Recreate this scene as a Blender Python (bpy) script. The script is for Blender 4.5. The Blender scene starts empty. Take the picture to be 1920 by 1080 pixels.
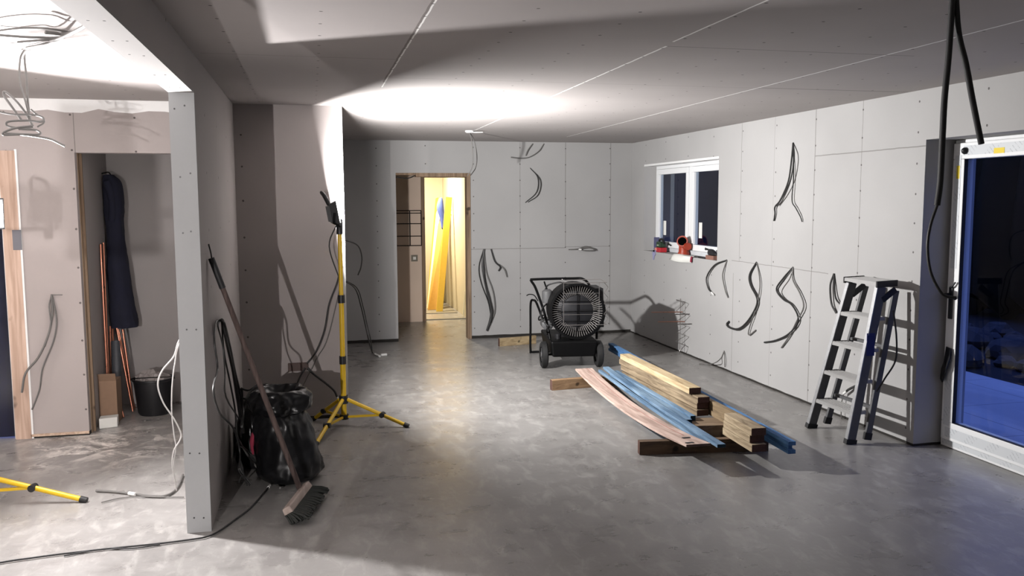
import bpy, bmesh, math, random
from mathutils import Vector, Matrix
random.seed(7)
S = bpy.context.scene
COL = S.collection

# ------------------------------------------------------------------ camera
CAM_F, PITCH, YAW, ROLL, CAM_H = 1608.53, 0.1002, 0.2297, 0.0040, 1.6738
cy_, sy_, cp_, sp_ = math.cos(YAW), math.sin(YAW), math.cos(PITCH), math.sin(PITCH)
FWD = Vector((sy_*cp_, cy_*cp_, -sp_)); RGT0 = Vector((cy_, -sy_, 0)); DWN0 = FWD.cross(RGT0)
RGT = math.cos(ROLL)*RGT0 + math.sin(ROLL)*DWN0
DWN = -math.sin(ROLL)*RGT0 + math.cos(ROLL)*DWN0
cam = bpy.data.cameras.new('camera'); camo = bpy.data.objects.new('camera', cam); COL.objects.link(camo)
cam.sensor_width = 36.0; cam.lens = CAM_F/1920*36.0; cam.clip_start = 0.05; cam.clip_end = 200
m = Matrix((RGT, -DWN, -FWD)).transposed().to_4x4(); m.translation = Vector((0, 0, CAM_H)); camo.matrix_world = m
S.camera = camo

def at(px, py, x=None, y=None, z=None):
    """point on a plane of the room that the photograph shows at this pixel (survey helper)"""
    d = RGT*((px-960)/CAM_F) + DWN*((py-540)/CAM_F) + FWD
    o = Vector((0, 0, CAM_H))
    if x is not None: t = (x-o.x)/d.x
    elif y is not None: t = (y-o.y)/d.y
    else: t = (z-o.z)/d.z
    return o + d*t

# ------------------------------------------------------------------ world, exposure, lights
S.view_settings.view_transform = 'Standard'; S.view_settings.look = 'None'
S.view_settings.gamma = 1.0; S.view_settings.exposure = 0.35; S.view_settings.use_curve_mapping = False
w = bpy.data.worlds.new('dusk'); S.world = w; w.use_nodes = True
bg = w.node_tree.nodes['Background']; bg.inputs[0].default_value = (0.17, 0.27, 0.92, 1); bg.inputs[1].default_value = 1.35

LAMP0 = Vector((0.176, 6.49, 1.60)); N0 = Vector((0.95, 0.26, 0.15)).normalized()      # middle tripod
LAMP1 = Vector((-1.71, 5.18, 1.62)); N1 = Vector((0.80, -0.60, -0.02)).normalized()   # side room tripod
LAMP2 = Vector((-1.30, -1.40, 1.49))                                                  # lamp behind the camera, on a stack of boards
LAMP3 = Vector((-1.41, 0.35, 1.518))                                                 # second lamp on a bar stand beside the camera
P_LAMP0, P_LAMP1, P_LAMP2, P_LAMP3, P_BATH = 240, 178, 185, 62, 125

def area_lamp(name, loc, nrm, size, sy, power, col, parent=None):
    l = bpy.data.lights.new(name, 'AREA'); l.shape = 'RECTANGLE'; l.size = size; l.size_y = sy; l.energy = power; l.color = col
    o = bpy.data.objects.new(name, l); COL.objects.link(o)
    o.rotation_euler = nrm.to_track_quat('-Z', 'Y').to_euler(); o.location = loc
    return o
area_lamp('flood_light_middle', LAMP0+N0*0.035, N0, 0.09, 0.06, P_LAMP0, (1, .985, .97))
area_lamp('flood_light_side', LAMP1+N1*0.035, N1, 0.09, 0.06, P_LAMP1, (1, .97, .97))
area_lamp('bounce_fill_side', Vector((-2.21, 5.29, 1.63)), Vector((-.9, -.45, 0)).normalized(), 0.09, 0.06, P_LAMP1*2.6, (1, .95, .92))  # added fill: unseen second head turned away, brightens the side room by bounce
area_lamp('flood_light_behind', LAMP2, Vector((.06, 1, .08)).normalized(), 0.022, 0.022, P_LAMP2, (1, .95, .93))
area_lamp('flood_light_bar', LAMP3, Vector((.04, 1, .10)).normalized(), 0.018, 0.005, P_LAMP3, (1, .95, .93))
area_lamp('utility_room_light', Vector((1.5, 13.2, 2.37)), Vector((0, 0, -1)), 0.3, 0.3, P_BATH, (1, .86, .62))

# ------------------------------------------------------------------ materials
class NB:
    def __init__(s, name):
        s.m = bpy.data.materials.new(name); s.m.use_nodes = True; s.t = s.m.node_tree
        s.b = s.t.nodes['Principled BSDF']; s.out = s.t.nodes['Material Output']
        s.co = s.n('ShaderNodeTexCoord').outputs['Object']
        s.xyz = None
    def n(s, typ): return s.t.nodes.new(typ)
    def link(s, a, b): s.t.links.new(a, b)
    def put(s, v, sock):
        if isinstance(v, (int, float)): sock.default_value = v
        elif isinstance(v, (tuple, list)): sock.default_value = tuple(v) if len(v) == 4 or sock.type != 'RGBA' else (*v, 1)
        else: s.link(v, sock)
    def op(s, o, a, b=0.0, c=0.0):
        n = s.n('ShaderNodeMath'); n.operation = o
        s.put(a, n.inputs[0]); s.put(b, n.inputs[1]); s.put(c, n.inputs[2]); return n.outputs[0]
    def ax(s, i):
        if s.xyz is None:
            q = s.n('ShaderNodeSeparateXYZ'); s.link(s.co, q.inputs[0]); s.xyz = q
        return s.xyz.outputs[i]
    def noise(s, scale, detail=4, rough=.55, stretch=(1, 1, 1), dist=0.0):
        mp = s.n('ShaderNodeMapping'); s.link(s.co, mp.inputs[0]); mp.inputs['Scale'].default_value = stretch
        n = s.n('ShaderNodeTexNoise'); n.inputs['Scale'].default_value = scale; n.inputs['Detail'].default_value = detail
        n.inputs['Roughness'].default_value = rough; n.inputs['Distortion'].default_value = dist
        s.link(mp.outputs[0], n.inputs['Vector']); return n.outputs[0]
    def ramp(s, f, stops):
        r = s.n('ShaderNodeValToRGB'); s.link(f, r.inputs[0]); e = r.color_ramp.elements
        while len(e) < len(stops): e.new(.5)
        for k, (p, c) in enumerate(stops):
            e[k].position = p; e[k].color = (*c, 1) if isinstance(c, (tuple, list)) else (c, c, c, 1)
        return r.outputs[0]
    def mix(s, f, a, b):
        n = s.n('ShaderNodeMix'); n.data_type = 'RGBA'
        s.put(f, n.inputs[0]); s.put(a, n.inputs[6]); s.put(b, n.inputs[7]); return n.outputs[2]
    def set(s, **k):
        for key, v in k.items():
            s.put(v, s.b.inputs[{'col': 'Base Color', 'rough': 'Roughness', 'metal': 'Metallic', 'spec': 'Specular IOR Level',
                                 'emit': 'Emission Color', 'es': 'Emission Strength', 'coat': 'Coat Weight'}[key]])
        return s
    def bump(s, h, strength=.2, dist=.01):
        n = s.n('ShaderNodeBump'); n.inputs['Strength'].default_value = strength; n.inputs['Distance'].default_value = dist
        s.link(h, n.inputs['Height']); s.link(n.outputs[0], s.b.inputs['Normal'])

def board(name, base, u, v, du=0.0, pitch=0.6, vs=0.2, seams=(), lo=None, screws=True, tint=.06, dots=()):
    """bare plasterboard: paper mottling, screw heads on the studs (u = axis across, v = along), seams (axis,val,lo,hi,halfwidth,rgb)"""
    q = NB(name)
    base = tuple(k*.50 for k in base)
    n1 = q.noise(1.1, 3, .5); n2 = q.noise(60, 3, .6)
    c = q.mix(q.ramp(n1, [(.3, 0.0), (.7, 1.0)]), tuple(k*(1-tint) for k in base), tuple(min(1, k*(1+tint)) for k in base))
    c = q.mix(q.op('MULTIPLY', n2, .16), c, tuple(k*.82 for k in base))
    U, V = q.ax(u), q.ax(v)
    for (a, val, l_, h_, hw, rgb) in seams:
        A, B = q.ax(a), q.ax(v if a == u else u)
        wob = q.op('MULTIPLY', q.op('SUBTRACT', q.noise(9, 2), .5), .008)
        d = q.op('ABSOLUTE', q.op('ADD', q.op('SUBTRACT', A, val), wob))
        f = q.op('LESS_THAN', d, hw)
        f = q.op('MULTIPLY', f, q.op('GREATER_THAN', B, l_)); f = q.op('MULTIPLY', f, q.op('LESS_THAN', B, h_))
        c = q.mix(q.op('MULTIPLY', f, .68), c, rgb)
    if screws:
        a = q.op('SUBTRACT', q.op('PINGPONG', q.op('ADD', U, -du+60*pitch), pitch/2), .0)
        b = q.op('PINGPONG', q.op('ADD', q.op('ADD', V, 20), q.op('MULTIPLY', q.noise(.9, 1), .15)), vs/2)
        r = q.op('SQRT', q.op('ADD', q.op('MULTIPLY', a, a), q.op('MULTIPLY', b, b)))
        c = q.mix(q.op('MULTIPLY', q.op('LESS_THAN', r, .0075), .8), c, (.035, .03, .03))
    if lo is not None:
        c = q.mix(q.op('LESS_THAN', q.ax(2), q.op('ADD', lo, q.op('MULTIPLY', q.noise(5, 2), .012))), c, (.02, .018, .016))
    q.set(col=c, rough=.82, spec=.25); q.bump(n2, .06, .004)
    return q.m

WB = (.615, .605, .60)
CLR = (.61, .565, .55)
DK = (.10, .085, .08); LT = (.92, .92, .9); GY = (.12, .112, .108)
M = {}
M['ceiling'] = board('ceiling_plasterboard', CLR, 0, 1, .46, .4, .24, [
    (0, .455, 3.15, 5.35, .007, DK), (0, .463, -3, 5.6, .004, LT), (0, 1.655, 3.86, 8.9, .006, LT), (0, 1.64, -3, 3.75, .005, LT), (0, 2.84, 3.0, 9.4, .006, LT),
    (1, 5.15, .46, 3.9, .003, GY), (1, 3.86, 1.66, 3.0, .006, GY), (1, 4.5, -.5, .45, .004, GY), (1, 5.13, 2.86, 3.95, .009, GY), (1, 7.55, .5, 2.84, .003, GY)])
M['wall_right'] = board('wall_right_plasterboard', WB, 1, 2, 5.03, .6, .2, [
    (1, 7.56, 0, .98, .004, GY), (1, 7.45, 1.1, 2.4, .0035, GY), (1, 6.235, 0, 2.4, .005, GY), (1, 5.63, 1.1, 2.4, .003, GY), (2, 1.10, 6.0, 7.6, .003, GY),
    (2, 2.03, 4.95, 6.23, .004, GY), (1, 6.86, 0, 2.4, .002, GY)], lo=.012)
M['wall_back'] = board('wall_back_plasterboard', (.60, .59, .585), 0, 2, 2.51, .58, .2, [
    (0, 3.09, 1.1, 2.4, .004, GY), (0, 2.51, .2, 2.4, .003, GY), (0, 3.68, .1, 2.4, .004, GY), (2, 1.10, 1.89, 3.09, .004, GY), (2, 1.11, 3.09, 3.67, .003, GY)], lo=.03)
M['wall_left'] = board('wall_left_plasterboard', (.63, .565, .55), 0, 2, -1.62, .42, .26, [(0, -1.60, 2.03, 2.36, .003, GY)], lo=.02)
M['closet'] = board('closet_plasterboard', (.56, .52, .51), 0, 2, -1.1, .6, .3, [], screws=False)
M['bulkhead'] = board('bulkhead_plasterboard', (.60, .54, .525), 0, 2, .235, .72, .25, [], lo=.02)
M['partition'] = board('partition_plasterboard', (.61, .565, .55), 1, 2, 4.9, .6, .3, [])
M['post'] = board('post_plasterboard', (.62, .63, .64), 0, 2, -.598, 9.0, 9, [], screws=False)
M['plain'] = board('plain_plasterboard', (.60, .58, .565), 0, 2, screws=False)
M['tan_board'] = board('tan_plasterboard', (1.25, 1.0, .82), 0, 2, screws=False)
M['warm_paint'] = board('cream_paint', (.82, .74, .55), 0, 2, screws=False, tint=.03)

def plain(name, col, rough=.6, metal=0.0, spec=.4, var=.12, scale=30, emit=None, es=0):
    if not emit: col = tuple(k*.8 for k in col)
    q = NB(name); n = q.noise(scale, 3)
    q.set(col=q.mix(n, tuple(k*(1-var) for k in col), tuple(min(1, k*(1+var)) for k in col)), metal=metal, spec=spec)
    q.set(rough=q.op('ADD', q.op('MULTIPLY', n, .15), rough-.075))
    if emit: q.set(emit=(*emit, 1), es=es)
    return q.m
def wood(name, col, dark, grain=(28, 1.6, 28), rough=.75, knots=True):
    col = tuple(k*.78 for k in col); dark = tuple(k*.66 for k in dark)
    q = NB(name)
    g = q.noise(1.0, 5, .6, grain, .6); k = q.noise(2.2, 2, .5, (3, 1, 3))
    c = q.mix(q.ramp(g, [(.36, 0.0), (.62, 1.0)]), dark, col)
    if knots: c = q.mix(q.ramp(k, [(.70, 0.0), (.76, 1.0)]), c, tuple(x*.35 for x in dark))
    q.set(col=c, rough=rough, spec=.25); q.bump(g, .15, .004); return q.m

def concrete():
    q = NB('power_floated_concrete')
    a = q.noise(.55, 5, .6, dist=.4); b = q.noise(3.2, 6, .62, (1, 1.5, 1), .25); c_ = q.noise(26, 5, .6); d = q.noise(5.5, 5, .65, (2.2, .9, 1), .5)
    c = q.mix(q.ramp(a, [(.3, 0.0), (.7, 1.0)]), (.145, .137, .133), (.215, .207, .20))
    c = q.mix(q.op('MULTIPLY', q.ramp(b, [(.34, 0.0), (.70, 1.0)]), .5), c, (.28, .272, .263))
    c = q.mix(q.op('MULTIPLY', q.ramp(d, [(.50, 0.0), (.66, 1.0)]), .45), c, (.37, .36, .345))
    c = q.mix(q.op('MULTIPLY', c_, .25), c, (.09, .085, .08))
    # plaster dust trodden in by the closet
    dx = q.op('SUBTRACT', q.ax(0), -1.45); dy = q.op('SUBTRACT', q.ax(1), 6.35)
    r = q.op('SQRT', q.op('ADD', q.op('MULTIPLY', dx, dx), q.op('MULTIPLY', dy, dy)))
    near = q.op('MAXIMUM', q.op('SUBTRACT', 1.0, q.op('MULTIPLY', r, 1.3)), 0.0)
    c = q.mix(q.op('MULTIPLY', near, q.ramp(q.noise(4.5, 6, .7, dist=1.2), [(.5, 0.0), (.62, 1.0)])), c, (.72, .68, .64))
    ro = q.ramp(b, [(.3, .24), (.7, .38)])
    q.set(col=c, rough=ro, spec=.5)
    h = q.op('ADD', q.op('MULTIPLY', b, 1.0), q.op('MULTIPLY', q.noise(11, 3, .6, (1, .6, 1), .2), .4)); q.bump(h, .25, .012)
    return q.m
M['floor'] = concrete()
M['white_trim'] = plain('white_paint', (.80, .80, .80), .5, var=.03)
M['upvc'] = plain('white_upvc', (.84, .85, .86), .4, var=.015, spec=.4, scale=2)
M['rubber'] = plain('black_rubber', (.012, .012, .013), .6, var=.4)
M['black'] = plain('black_plastic', (.014, .014, .016), .42, var=.3)
M['black_steel'] = plain('black_painted_steel', (.003, .003, .0033), .5, var=.3, spec=.12)
M['cable_grey'] = plain('grey_cable_sheath', (.13, .125, .12), .5, var=.15)
M['cable_dark'] = plain('dark_cable_sheath', (.02, .0195, .0195), .5, var=.2)
M['cable_white'] = plain('white_cable_sheath', (.66, .64, .62), .45, var=.06)
M['cable_pale'] = plain('pale_grey_sheath', (.36, .35, .34), .5, var=.1)
M['conn'] = plain('white_connector', (.8, .8, .78), .4, var=.04)
M['yellow'] = plain('yellow_painted_steel', (.72, .46, .012), .35, var=.05, spec=.5)
M['led'] = plain('led_panel', (.9, .9, .9), .3, var=.01, emit=(1, .97, .93), es=25)
M['alu'] = plain('aluminium', (.46, .46, .47), .42, .85, var=.15, scale=60)
M['alu_tread'] = plain('ribbed_aluminium', (.36, .355, .35), .5, .3, var=.12, scale=90)
M['alu_dark'] = plain('anodised_rail', (.10, .10, .103), .5, .1, var=.2, scale=40)
M['stud'] = wood('sawn_stud_timber', (.62, .47, .36), (.48, .34, .25))
M['timber'] = wood('treated_timber', (.46, .34, .20), (.25, .17, .095), (24, 2.0, 24))
M['timber_pale'] = wood('pale_timber', (.62, .49, .31), (.42, .31, .17), (24, 2.2, 24))
M['timber_dark'] = wood('weathered_bearer', (.15, .10, .065), (.07, .045, .03), (3, 24, 24))
M['end_grain_shade'] = plain('stained_shaded_end_grain', (.095, .055, .045), .85, var=.35, scale=60, spec=.1)  # stained end grain, darkened further to stand in for shade on near ends
M['end_pink_shade'] = plain('shaded_pink_end_grain', (.12, .08, .07), .85, spec=.1)
M['end_blue_shade'] = plain('shaded_blue_end_grain', (.02, .04, .055), .85, spec=.1)
M['pink_wood'] = wood('pinkish_cladding', (.60, .455, .39), (.40, .28, .235), (26, 2.2, 26), knots=False)
M['blue_wood'] = wood('blue_treated_batten', (.20, .30, .41), (.07, .14, .24), (16, 1.8, 16))
M['blue_vivid'] = wood('vivid_blue_joist', (.11, .25, .48), (.04, .12, .28), (16, 1.8, 16))
M['lining'] = wood('door_lining_timber', (.30, .21, .14), (.19, .125, .08), (26, 26, 1.6))
M['coat'] = plain('navy_fabric', (.010, .011, .026), .9, var=.4, scale=12)
M['copper'] = plain('copper_pipe', (.62, .26, .17), .3, .9, var=.15)
M['brown_card'] = plain('cardboard', (.30, .19, .125), .85, var=.1)
M['bag'] = plain('black_polythene', (.006, .006, .007), .34, var=.4, spec=.35)
M['mouth_shade'] = plain('painted_pipe_shade', (.002, .002, .002), .9, spec=0)
M['maroon'] = plain('maroon_cloth', (.26, .022, .05), .8, var=.3)
M['broom_wood'] = wood('weathered_broom_wood', (.11, .078, .07), (.055, .037, .034), (40, 40, 2))
M['broom_head'] = wood('pale_broom_stock', (.46, .38, .34), (.34, .27, .24), (20, 3, 20), knots=False)
M['bristle'] = plain('dark_bristles', (.016, .018, .016), .8, var=.5, scale=120)
M['orange'] = plain('orange_drain_plastic', (.33, .038, .014), .45, var=.08)
M['red'] = plain('red_plastic', (.45, .02, .03), .4, var=.1)
M['green'] = plain('dark_green_plastic', (.02, .045, .022), .45, var=.2)
M['lilac'] = plain('lilac_card', (.30, .30, .48), .7, var=.06)
M['paper'] = plain('white_paper', (.80, .80, .76), .8, var=.03)
M['blue_cloth'] = plain('blue_cloth', (.07, .11, .36), .85, var=.3, scale=14)
M['yellow_foam'] = plain('yellow_boards', (.62, .40, .035), .6, var=.08)
M['cream'] = plain('cream_board', (.85, .76, .5), .6, var=.05)
M['grate'] = plain('grey_floor_mesh', (.20, .18, .14), .6, var=.2)
M['tape'] = plain('grey_tape', (.13, .13, .15), .5, var=.05)
M['sticker'] = plain('yellow_sticker', (.82, .62, .02), .5, var=.05)
M['wire'] = plain('steel_wire', (.32, .30, .29), .35, .8, var=.1)
M['disc'] = plain('burner_disc', (.022, .022, .025), .45, .4, var=.25, scale=18)
M['fin'] = plain('steel_fins', (.20, .19, .185), .45, .7, var=.15)
M['tyre'] = plain('tyre_rubber', (.010, .010, .0105), .7, var=.3)
M['rim'] = plain('wheel_rim', (.20, .20, .21), .4, .6, var=.2)
M['door_dark'] = plain('dark_blue_gloss_door', (.008, .010, .030), .18, var=.2, spec=.6)
M['brown_box'] = plain('brown_back_box', (.075, .045, .038), .6, var=.2)
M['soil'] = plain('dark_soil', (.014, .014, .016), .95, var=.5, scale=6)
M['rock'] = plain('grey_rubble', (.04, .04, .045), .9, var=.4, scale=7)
M['sky_screen'] = wood('dark_screen_wood', (.010, .010, .012), (.006, .006, .007))
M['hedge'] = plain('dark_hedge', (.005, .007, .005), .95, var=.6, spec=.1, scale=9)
def paving():
    q = NB('outdoor_slabs'); n = q.noise(2.5, 5, .6); d = q.noise(1.2, 3, .6, (1, .35, 1), .5)
    c = q.mix(n, (.42, .42, .43), (.54, .54, .55)); c = q.mix(q.op('MULTIPLY', q.ramp(d, [(.56, 0.0), (.66, 1.0)]), .35), c, (.22, .22, .25))
    fx = q.op('LESS_THAN', q.op('PINGPONG', q.op('ADD', q.ax(0), 10), .45), .006); fy = q.op('LESS_THAN', q.op('PINGPONG', q.op('ADD', q.ax(1), 10), .45), .006)
    c = q.mix(q.op('MULTIPLY', q.op('MAXIMUM', fx, fy), .6), c, (.15, .15, .16)); q.set(col=c, rough=.8); return q.m
M['paving'] = paving()
def film():
    q = NB('printed_protective_film')
    A = q.op('ADD', q.ax(1), q.ax(2))
    a = q.op('LESS_THAN', q.op('FRACT', q.op('MULTIPLY', A, 5.5)), .42)
    b = q.op('LESS_THAN', q.op('FRACT', q.op('MULTIPLY', q.op('SUBTRACT', q.ax(1), q.ax(2)), 28)), .22)
    n = q.op('GREATER_THAN', q.noise(160, 2), .47)
    f = q.op('MULTIPLY', q.op('MULTIPLY', a, b), n)
    q.set(col=q.mix(q.op('MULTIPLY', f, .6), (.52, .54, .56), (.22, .24, .27)), rough=.35); return q.m
M['film'] = film()
def glass(name, tint):
    q = NB(name); t = q.t
    tr = q.n('ShaderNodeBsdfTransparent'); tr.inputs[0].default_value = (*tint, 1)
    gl = q.n('ShaderNodeBsdfGlossy'); gl.inputs['Roughness'].default_value = 0.01
    fr = q.n('ShaderNodeFresnel'); fr.inputs[0].default_value = 1.5
    ge = q.n('ShaderNodeNewGeometry'); fac = q.op('MULTIPLY', fr.outputs[0], q.op('SUBTRACT', 1.0, ge.outputs['Backfacing']))
    mx = q.n('ShaderNodeMixShader'); q.link(fac, mx.inputs[0]); q.link(tr.outputs[0], mx.inputs[1]); q.link(gl.outputs[0], mx.inputs[2])
    q.link(mx.outputs[0], q.out.inputs[0]); return q.m
M['glass'] = glass('window_glass', (.80, .84, .88))

# ------------------------------------------------------------------ mesh builder
class MB:
    def __init__(s): s.v = []; s.f = []; s.sm = []
    def add(s, vs, fs, smooth=False):
        k = len(s.v); s.v += [Vector(p) for p in vs]; s.f += [tuple(i+k for i in f) for f in fs]; s.sm += [smooth]*len(fs); return s
    def box(s, x0, x1, y0, y1, z0, z1):
        vs = [(x, y, z) for z in (z0, z1) for y in (y0, y1) for x in (x0, x1)]
        return s.add(vs, [(0, 2, 3, 1), (4, 5, 7, 6), (0, 1, 5, 4), (2, 6, 7, 3), (0, 4, 6, 2), (1, 3, 7, 5)])
    def hexa(s, b, t):
        """4 bottom and 4 top corners, both counter-clockwise seen from above"""
        return s.add(list(b)+list(t), [(3, 2, 1, 0), (4, 5, 6, 7), (0, 1, 5, 4), (1, 2, 6, 5), (2, 3, 7, 6), (3, 0, 4, 7)])
    def bar(s, a, b, wd, th, up=(0, 0, 1)):
        """rectangular bar from a to b; wd across (perpendicular to up), th along up"""
        a, b = Vector(a), Vector(b); d = (b-a).normalized(); u = Vector(up); sd = d.cross(u).normalized(); u = sd.cross(d).normalized()
        q = [(-wd/2, -th/2), (wd/2, -th/2), (wd/2, th/2), (-wd/2, th/2)]
        vs = [a+sd*i+u*j for i, j in q]+[b+sd*i+u*j for i, j in q]
        return s.add(vs, [(0, 1, 2, 3), (7, 6, 5, 4), (0, 4, 5, 1), (1, 5, 6, 2), (2, 6, 7, 3), (3, 7, 4, 0)])
    def tube(s, pts, r, n=8, closed=False, flat=1.0):
        P = [Vector(p) for p in pts]; k = len(P); rr = [r[min(len(r)-1, int(i*len(r)/k))] for i in range(k)] if isinstance(r, (list, tuple)) else [r]*k
        prev = None; rings = []
        for i, p in enumerate(P):
            a = P[i-1] if (i > 0 or closed) else P[0]; b = P[(i+1) % k] if (i < k-1 or closed) else P[-1]
            t = (b-a).normalized()
            if prev is None:
                u = t.cross(Vector((0, 0, 1)));
                if u.length < .05: u = t.cross(Vector((0, 1, 0)))
            else: u = prev - t*prev.dot(t)
            u.normalize(); prev = u; v = t.cross(u)
            rings.append([p+(u*math.cos(2*math.pi*j/n)+v*math.sin(2*math.pi*j/n)*flat)*rr[i] for j in range(n)])
        vs = [q for R_ in rings for q in R_]; fs = []
        for i in range(k if closed else k-1):
            i2 = (i+1) % k
            for j in range(n): fs.append((i*n+j, i*n+(j+1) % n, i2*n+(j+1) % n, i2*n+j))
        if not closed: fs += [tuple(range(n-1, -1, -1)), tuple((k-1)*n+j for j in range(n))]
        return s.add(vs, fs, True)
    def lathe(s, prof, c, axis=(0, 0, 1), n=24, cap=True):
        """profile of (radius, height along axis)"""
        ax = Vector(axis).normalized(); u = ax.cross(Vector((0, 0, 1)))
        if u.length < .05: u = ax.cross(Vector((0, 1, 0)))
        u.normalize(); v = ax.cross(u); c = Vector(c); vs = []; fs = []
        for r, h in prof:
            vs += [c+ax*h+(u*math.cos(2*math.pi*j/n)+v*math.sin(2*math.pi*j/n))*r for j in range(n)]
        for i in range(len(prof)-1):
            for j in range(n): fs.append((i*n+j, i*n+(j+1) % n, (i+1)*n+(j+1) % n, (i+1)*n+j))
        if cap: fs += [tuple(range(n-1, -1, -1)), tuple((len(prof)-1)*n+j for j in range(n))]
        return s.add(vs, fs, True)
    def build(s, name, mat, parent=None, origin=None, bevel=0.0):
        me = bpy.data.meshes.new(name)
        off = parent.location if parent is not None and parent.type == 'EMPTY' else (Vector(origin) if origin is not None else Vector((0, 0, 0)))
        if parent is not None and parent.type != 'EMPTY': off = parent['_w'] if '_w' in parent else parent.location
        off = Vector(off)
        me.from_pydata([v-off for v in s.v], [], s.f); me.update()
        for p, k in zip(me.polygons, s.sm): p.use_smooth = k
        bm = bmesh.new(); bm.from_mesh(me); bmesh.ops.recalc_face_normals(bm, faces=bm.faces); bm.to_mesh(me); bm.free()
        if any(s.sm) and hasattr(me, 'set_sharp_from_angle'): me.set_sharp_from_angle(angle=math.radians(50))
        me.materials.append(M[mat] if isinstance(mat, str) else mat)
        o = bpy.data.objects.new(name, me); COL.objects.link(o)
        if parent is not None:
            o.parent = parent; OFF[o.name] = off
            if parent.type != 'EMPTY': o.location = (0, 0, 0)
        elif origin is not None: o.location = off
        OFF[o.name] = off
        if bevel:
            b = o.modifiers.new('bevel', 'BEVEL'); b.width = bevel; b.segments = 2; b.limit_method = 'ANGLE'
        return o
OFF = {}
_build = MB.build
def build(s, name, mat, parent=None, origin=None, bevel=0.0):
    if parent is not None and parent.type != 'EMPTY':
        # sub-part: share the world offset of its part
        e = OFF[parent.name]; q = MB(); q.v = [v-e for v in s.v]; q.f = s.f; q.sm = s.sm
        o = _build(q, name, mat, None, None, bevel); o.parent = parent; OFF[o.name] = e; return o
    return _build(s, name, mat, parent, origin, bevel)
MB.build = build

def tag(o, label=None, cat=None, group=None, kind=None):
    if label: o['label'] = label
    if cat: o['category'] = cat
    if group: o['group'] = group
    if kind: o['kind'] = kind
    return o
def thing(name, label, cat, loc, group=None):
    o = bpy.data.objects.new(name, None); COL.objects.link(o); o.location = Vector(loc); o.empty_display_size = .1
    return tag(o, label, cat, group)
def struct(name, mb, mat, parent=None, bevel=0):
    o = mb.build(name, mat, parent, bevel=bevel)
    if parent is None: o['kind'] = 'structure'
    return o
def smooth(pts, sub=6):
    P = [Vector(p) for p in pts]; out = []
    for i in range(len(P)-1):
        a = P[i-1] if i else P[0]*2-P[1]; b, c = P[i], P[i+1]; d = P[i+2] if i+2 < len(P) else P[-1]*2-P[-2]
        for k in range(sub):
            t = k/sub
            out.append(.5*((2*b)+(c-a)*t+(2*a-5*b+4*c-d)*t*t+(3*b-a-3*c+d)*t**3))
    return out+[P[-1]]
def wall_with_holes(axis, p0, p1, u0, u1, z0, z1, holes):
    """wall slab as one mesh: axis 'x' (normal along X, u = Y) or 'y' (normal along Y, u = X); holes (u0,u1,z0,z1)"""
    q = MB(); us = sorted({u0, u1, *[h[0] for h in holes], *[h[1] for h in holes]})
    for a, b in zip(us, us[1:]):
        hs = sorted([(h[2], h[3]) for h in holes if h[0] <= a+1e-6 and h[1] >= b-1e-6]); z = z0
        for lo, hi in hs+[(z1, z1)]:
            if lo > z+1e-6: q.box(*((p0, p1, a, b) if axis == 'x' else (a, b, p0, p1)), z, lo)
            z = hi
    return q

# ------------------------------------------------------------------ the setting
XR, YB, XL, XL2, YL, YP, C = 3.966, 10.28, -.536, -.654, 6.71, 4.49, 2.4
struct('floor', MB().box(-4.5, 4.25, -3.6, 14.6, -.1, 0), 'floor')
struct('ceiling', MB().box(-4.6, 4.36, -3.7, 14.6, C, C+.1), 'ceiling')
struct('wall_right', wall_with_holes('x', XR, 4.36, -3.6, 10.4, 0, C, [(2.5, 4.95, 0, 2.07), (7.91, 9.87, 1.075, 2.10)]), 'wall_right')
struct('wall_back', wall_with_holes('y', YB, 10.40, .25, XR, 0, C, [(.995, 1.89, 0, 2.02)]), 'wall_back')
struct('wall_bulkhead', MB().box(XL2, .25, YL, 10.4, 0, C), 'bulkhead')
q = MB(); q.box(XL2+.0125, XL, YP+.0125, YL, 0, C); q.box(XL2+.0125, XL, 1.46, YP+.0125, 2.22, C); q.box(XL2+.0125, XL, -3.6, 1.46, 0, C)
struct('wall_partition', q, 'partition')
struct('trim_1', MB().box(XL2, XL, YP, YP+.0125, 0, 2.2075), 'post')           # board on the end of the partition
struct('trim_2', MB().box(XL2, XL, 1.46, YP+.0125, 2.2075, 2.22), 'plain')       # board under the header
struct('trim_3', MB().box(XL2, XL2+.0125, YP+.0125, YL, 0, C).box(XL2, XL2+.0125, 1.46, YP+.0125, 2.22, C), 'plain')
struct('wall_left', wall_with_holes('y', 6.64, 6.76, -4.5, XL2, 0, C, [(-2.95, -1.985, 0, 2.04), (-1.605, -.80, 0, 2.03)]), 'wall_left')
struct('wall_closet_side', MB().box(-1.72, -1.605, 6.76, 7.72, 0, C), 'closet')
struct('wall_closet_back', MB().box(-1.72, XL2, 7.6, 7.72, 0, C), 'closet')
struct('wall_side', MB().box(-4.6, -4.5, -3.6, 6.76, 0, C), 'plain')
struct('wall_behind', MB().box(-4.6, 4.36, -3.7, -3.6, 0, C), 'plain')
struct('wall_corridor', wall_with_holes('y', 11.95, 12.05, .13, 3.4, 0, C, [(1.55, 2.32, 0, 2.015)]), 'tan_board')
struct('wall_corridor_left', MB().box(.13, .25, 10.4, 11.95, 0, C), 'plain')
struct('wall_corridor_right', MB().box(3.4, 3.5, 10.4, 12.05, 0, C), 'plain')
struct('wall_utility_left', MB().box(.8, .9, 12.05, 14.4, 0, C), 'warm_paint')
struct('wall_utility_right', MB().box(2.17, 2.29, 12.05, 14.4, 0, C), 'warm_paint')
struct('wall_utility_back', MB().box(.8, 2.29, 14.4, 14.5, 0, C), 'warm_paint')
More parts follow.
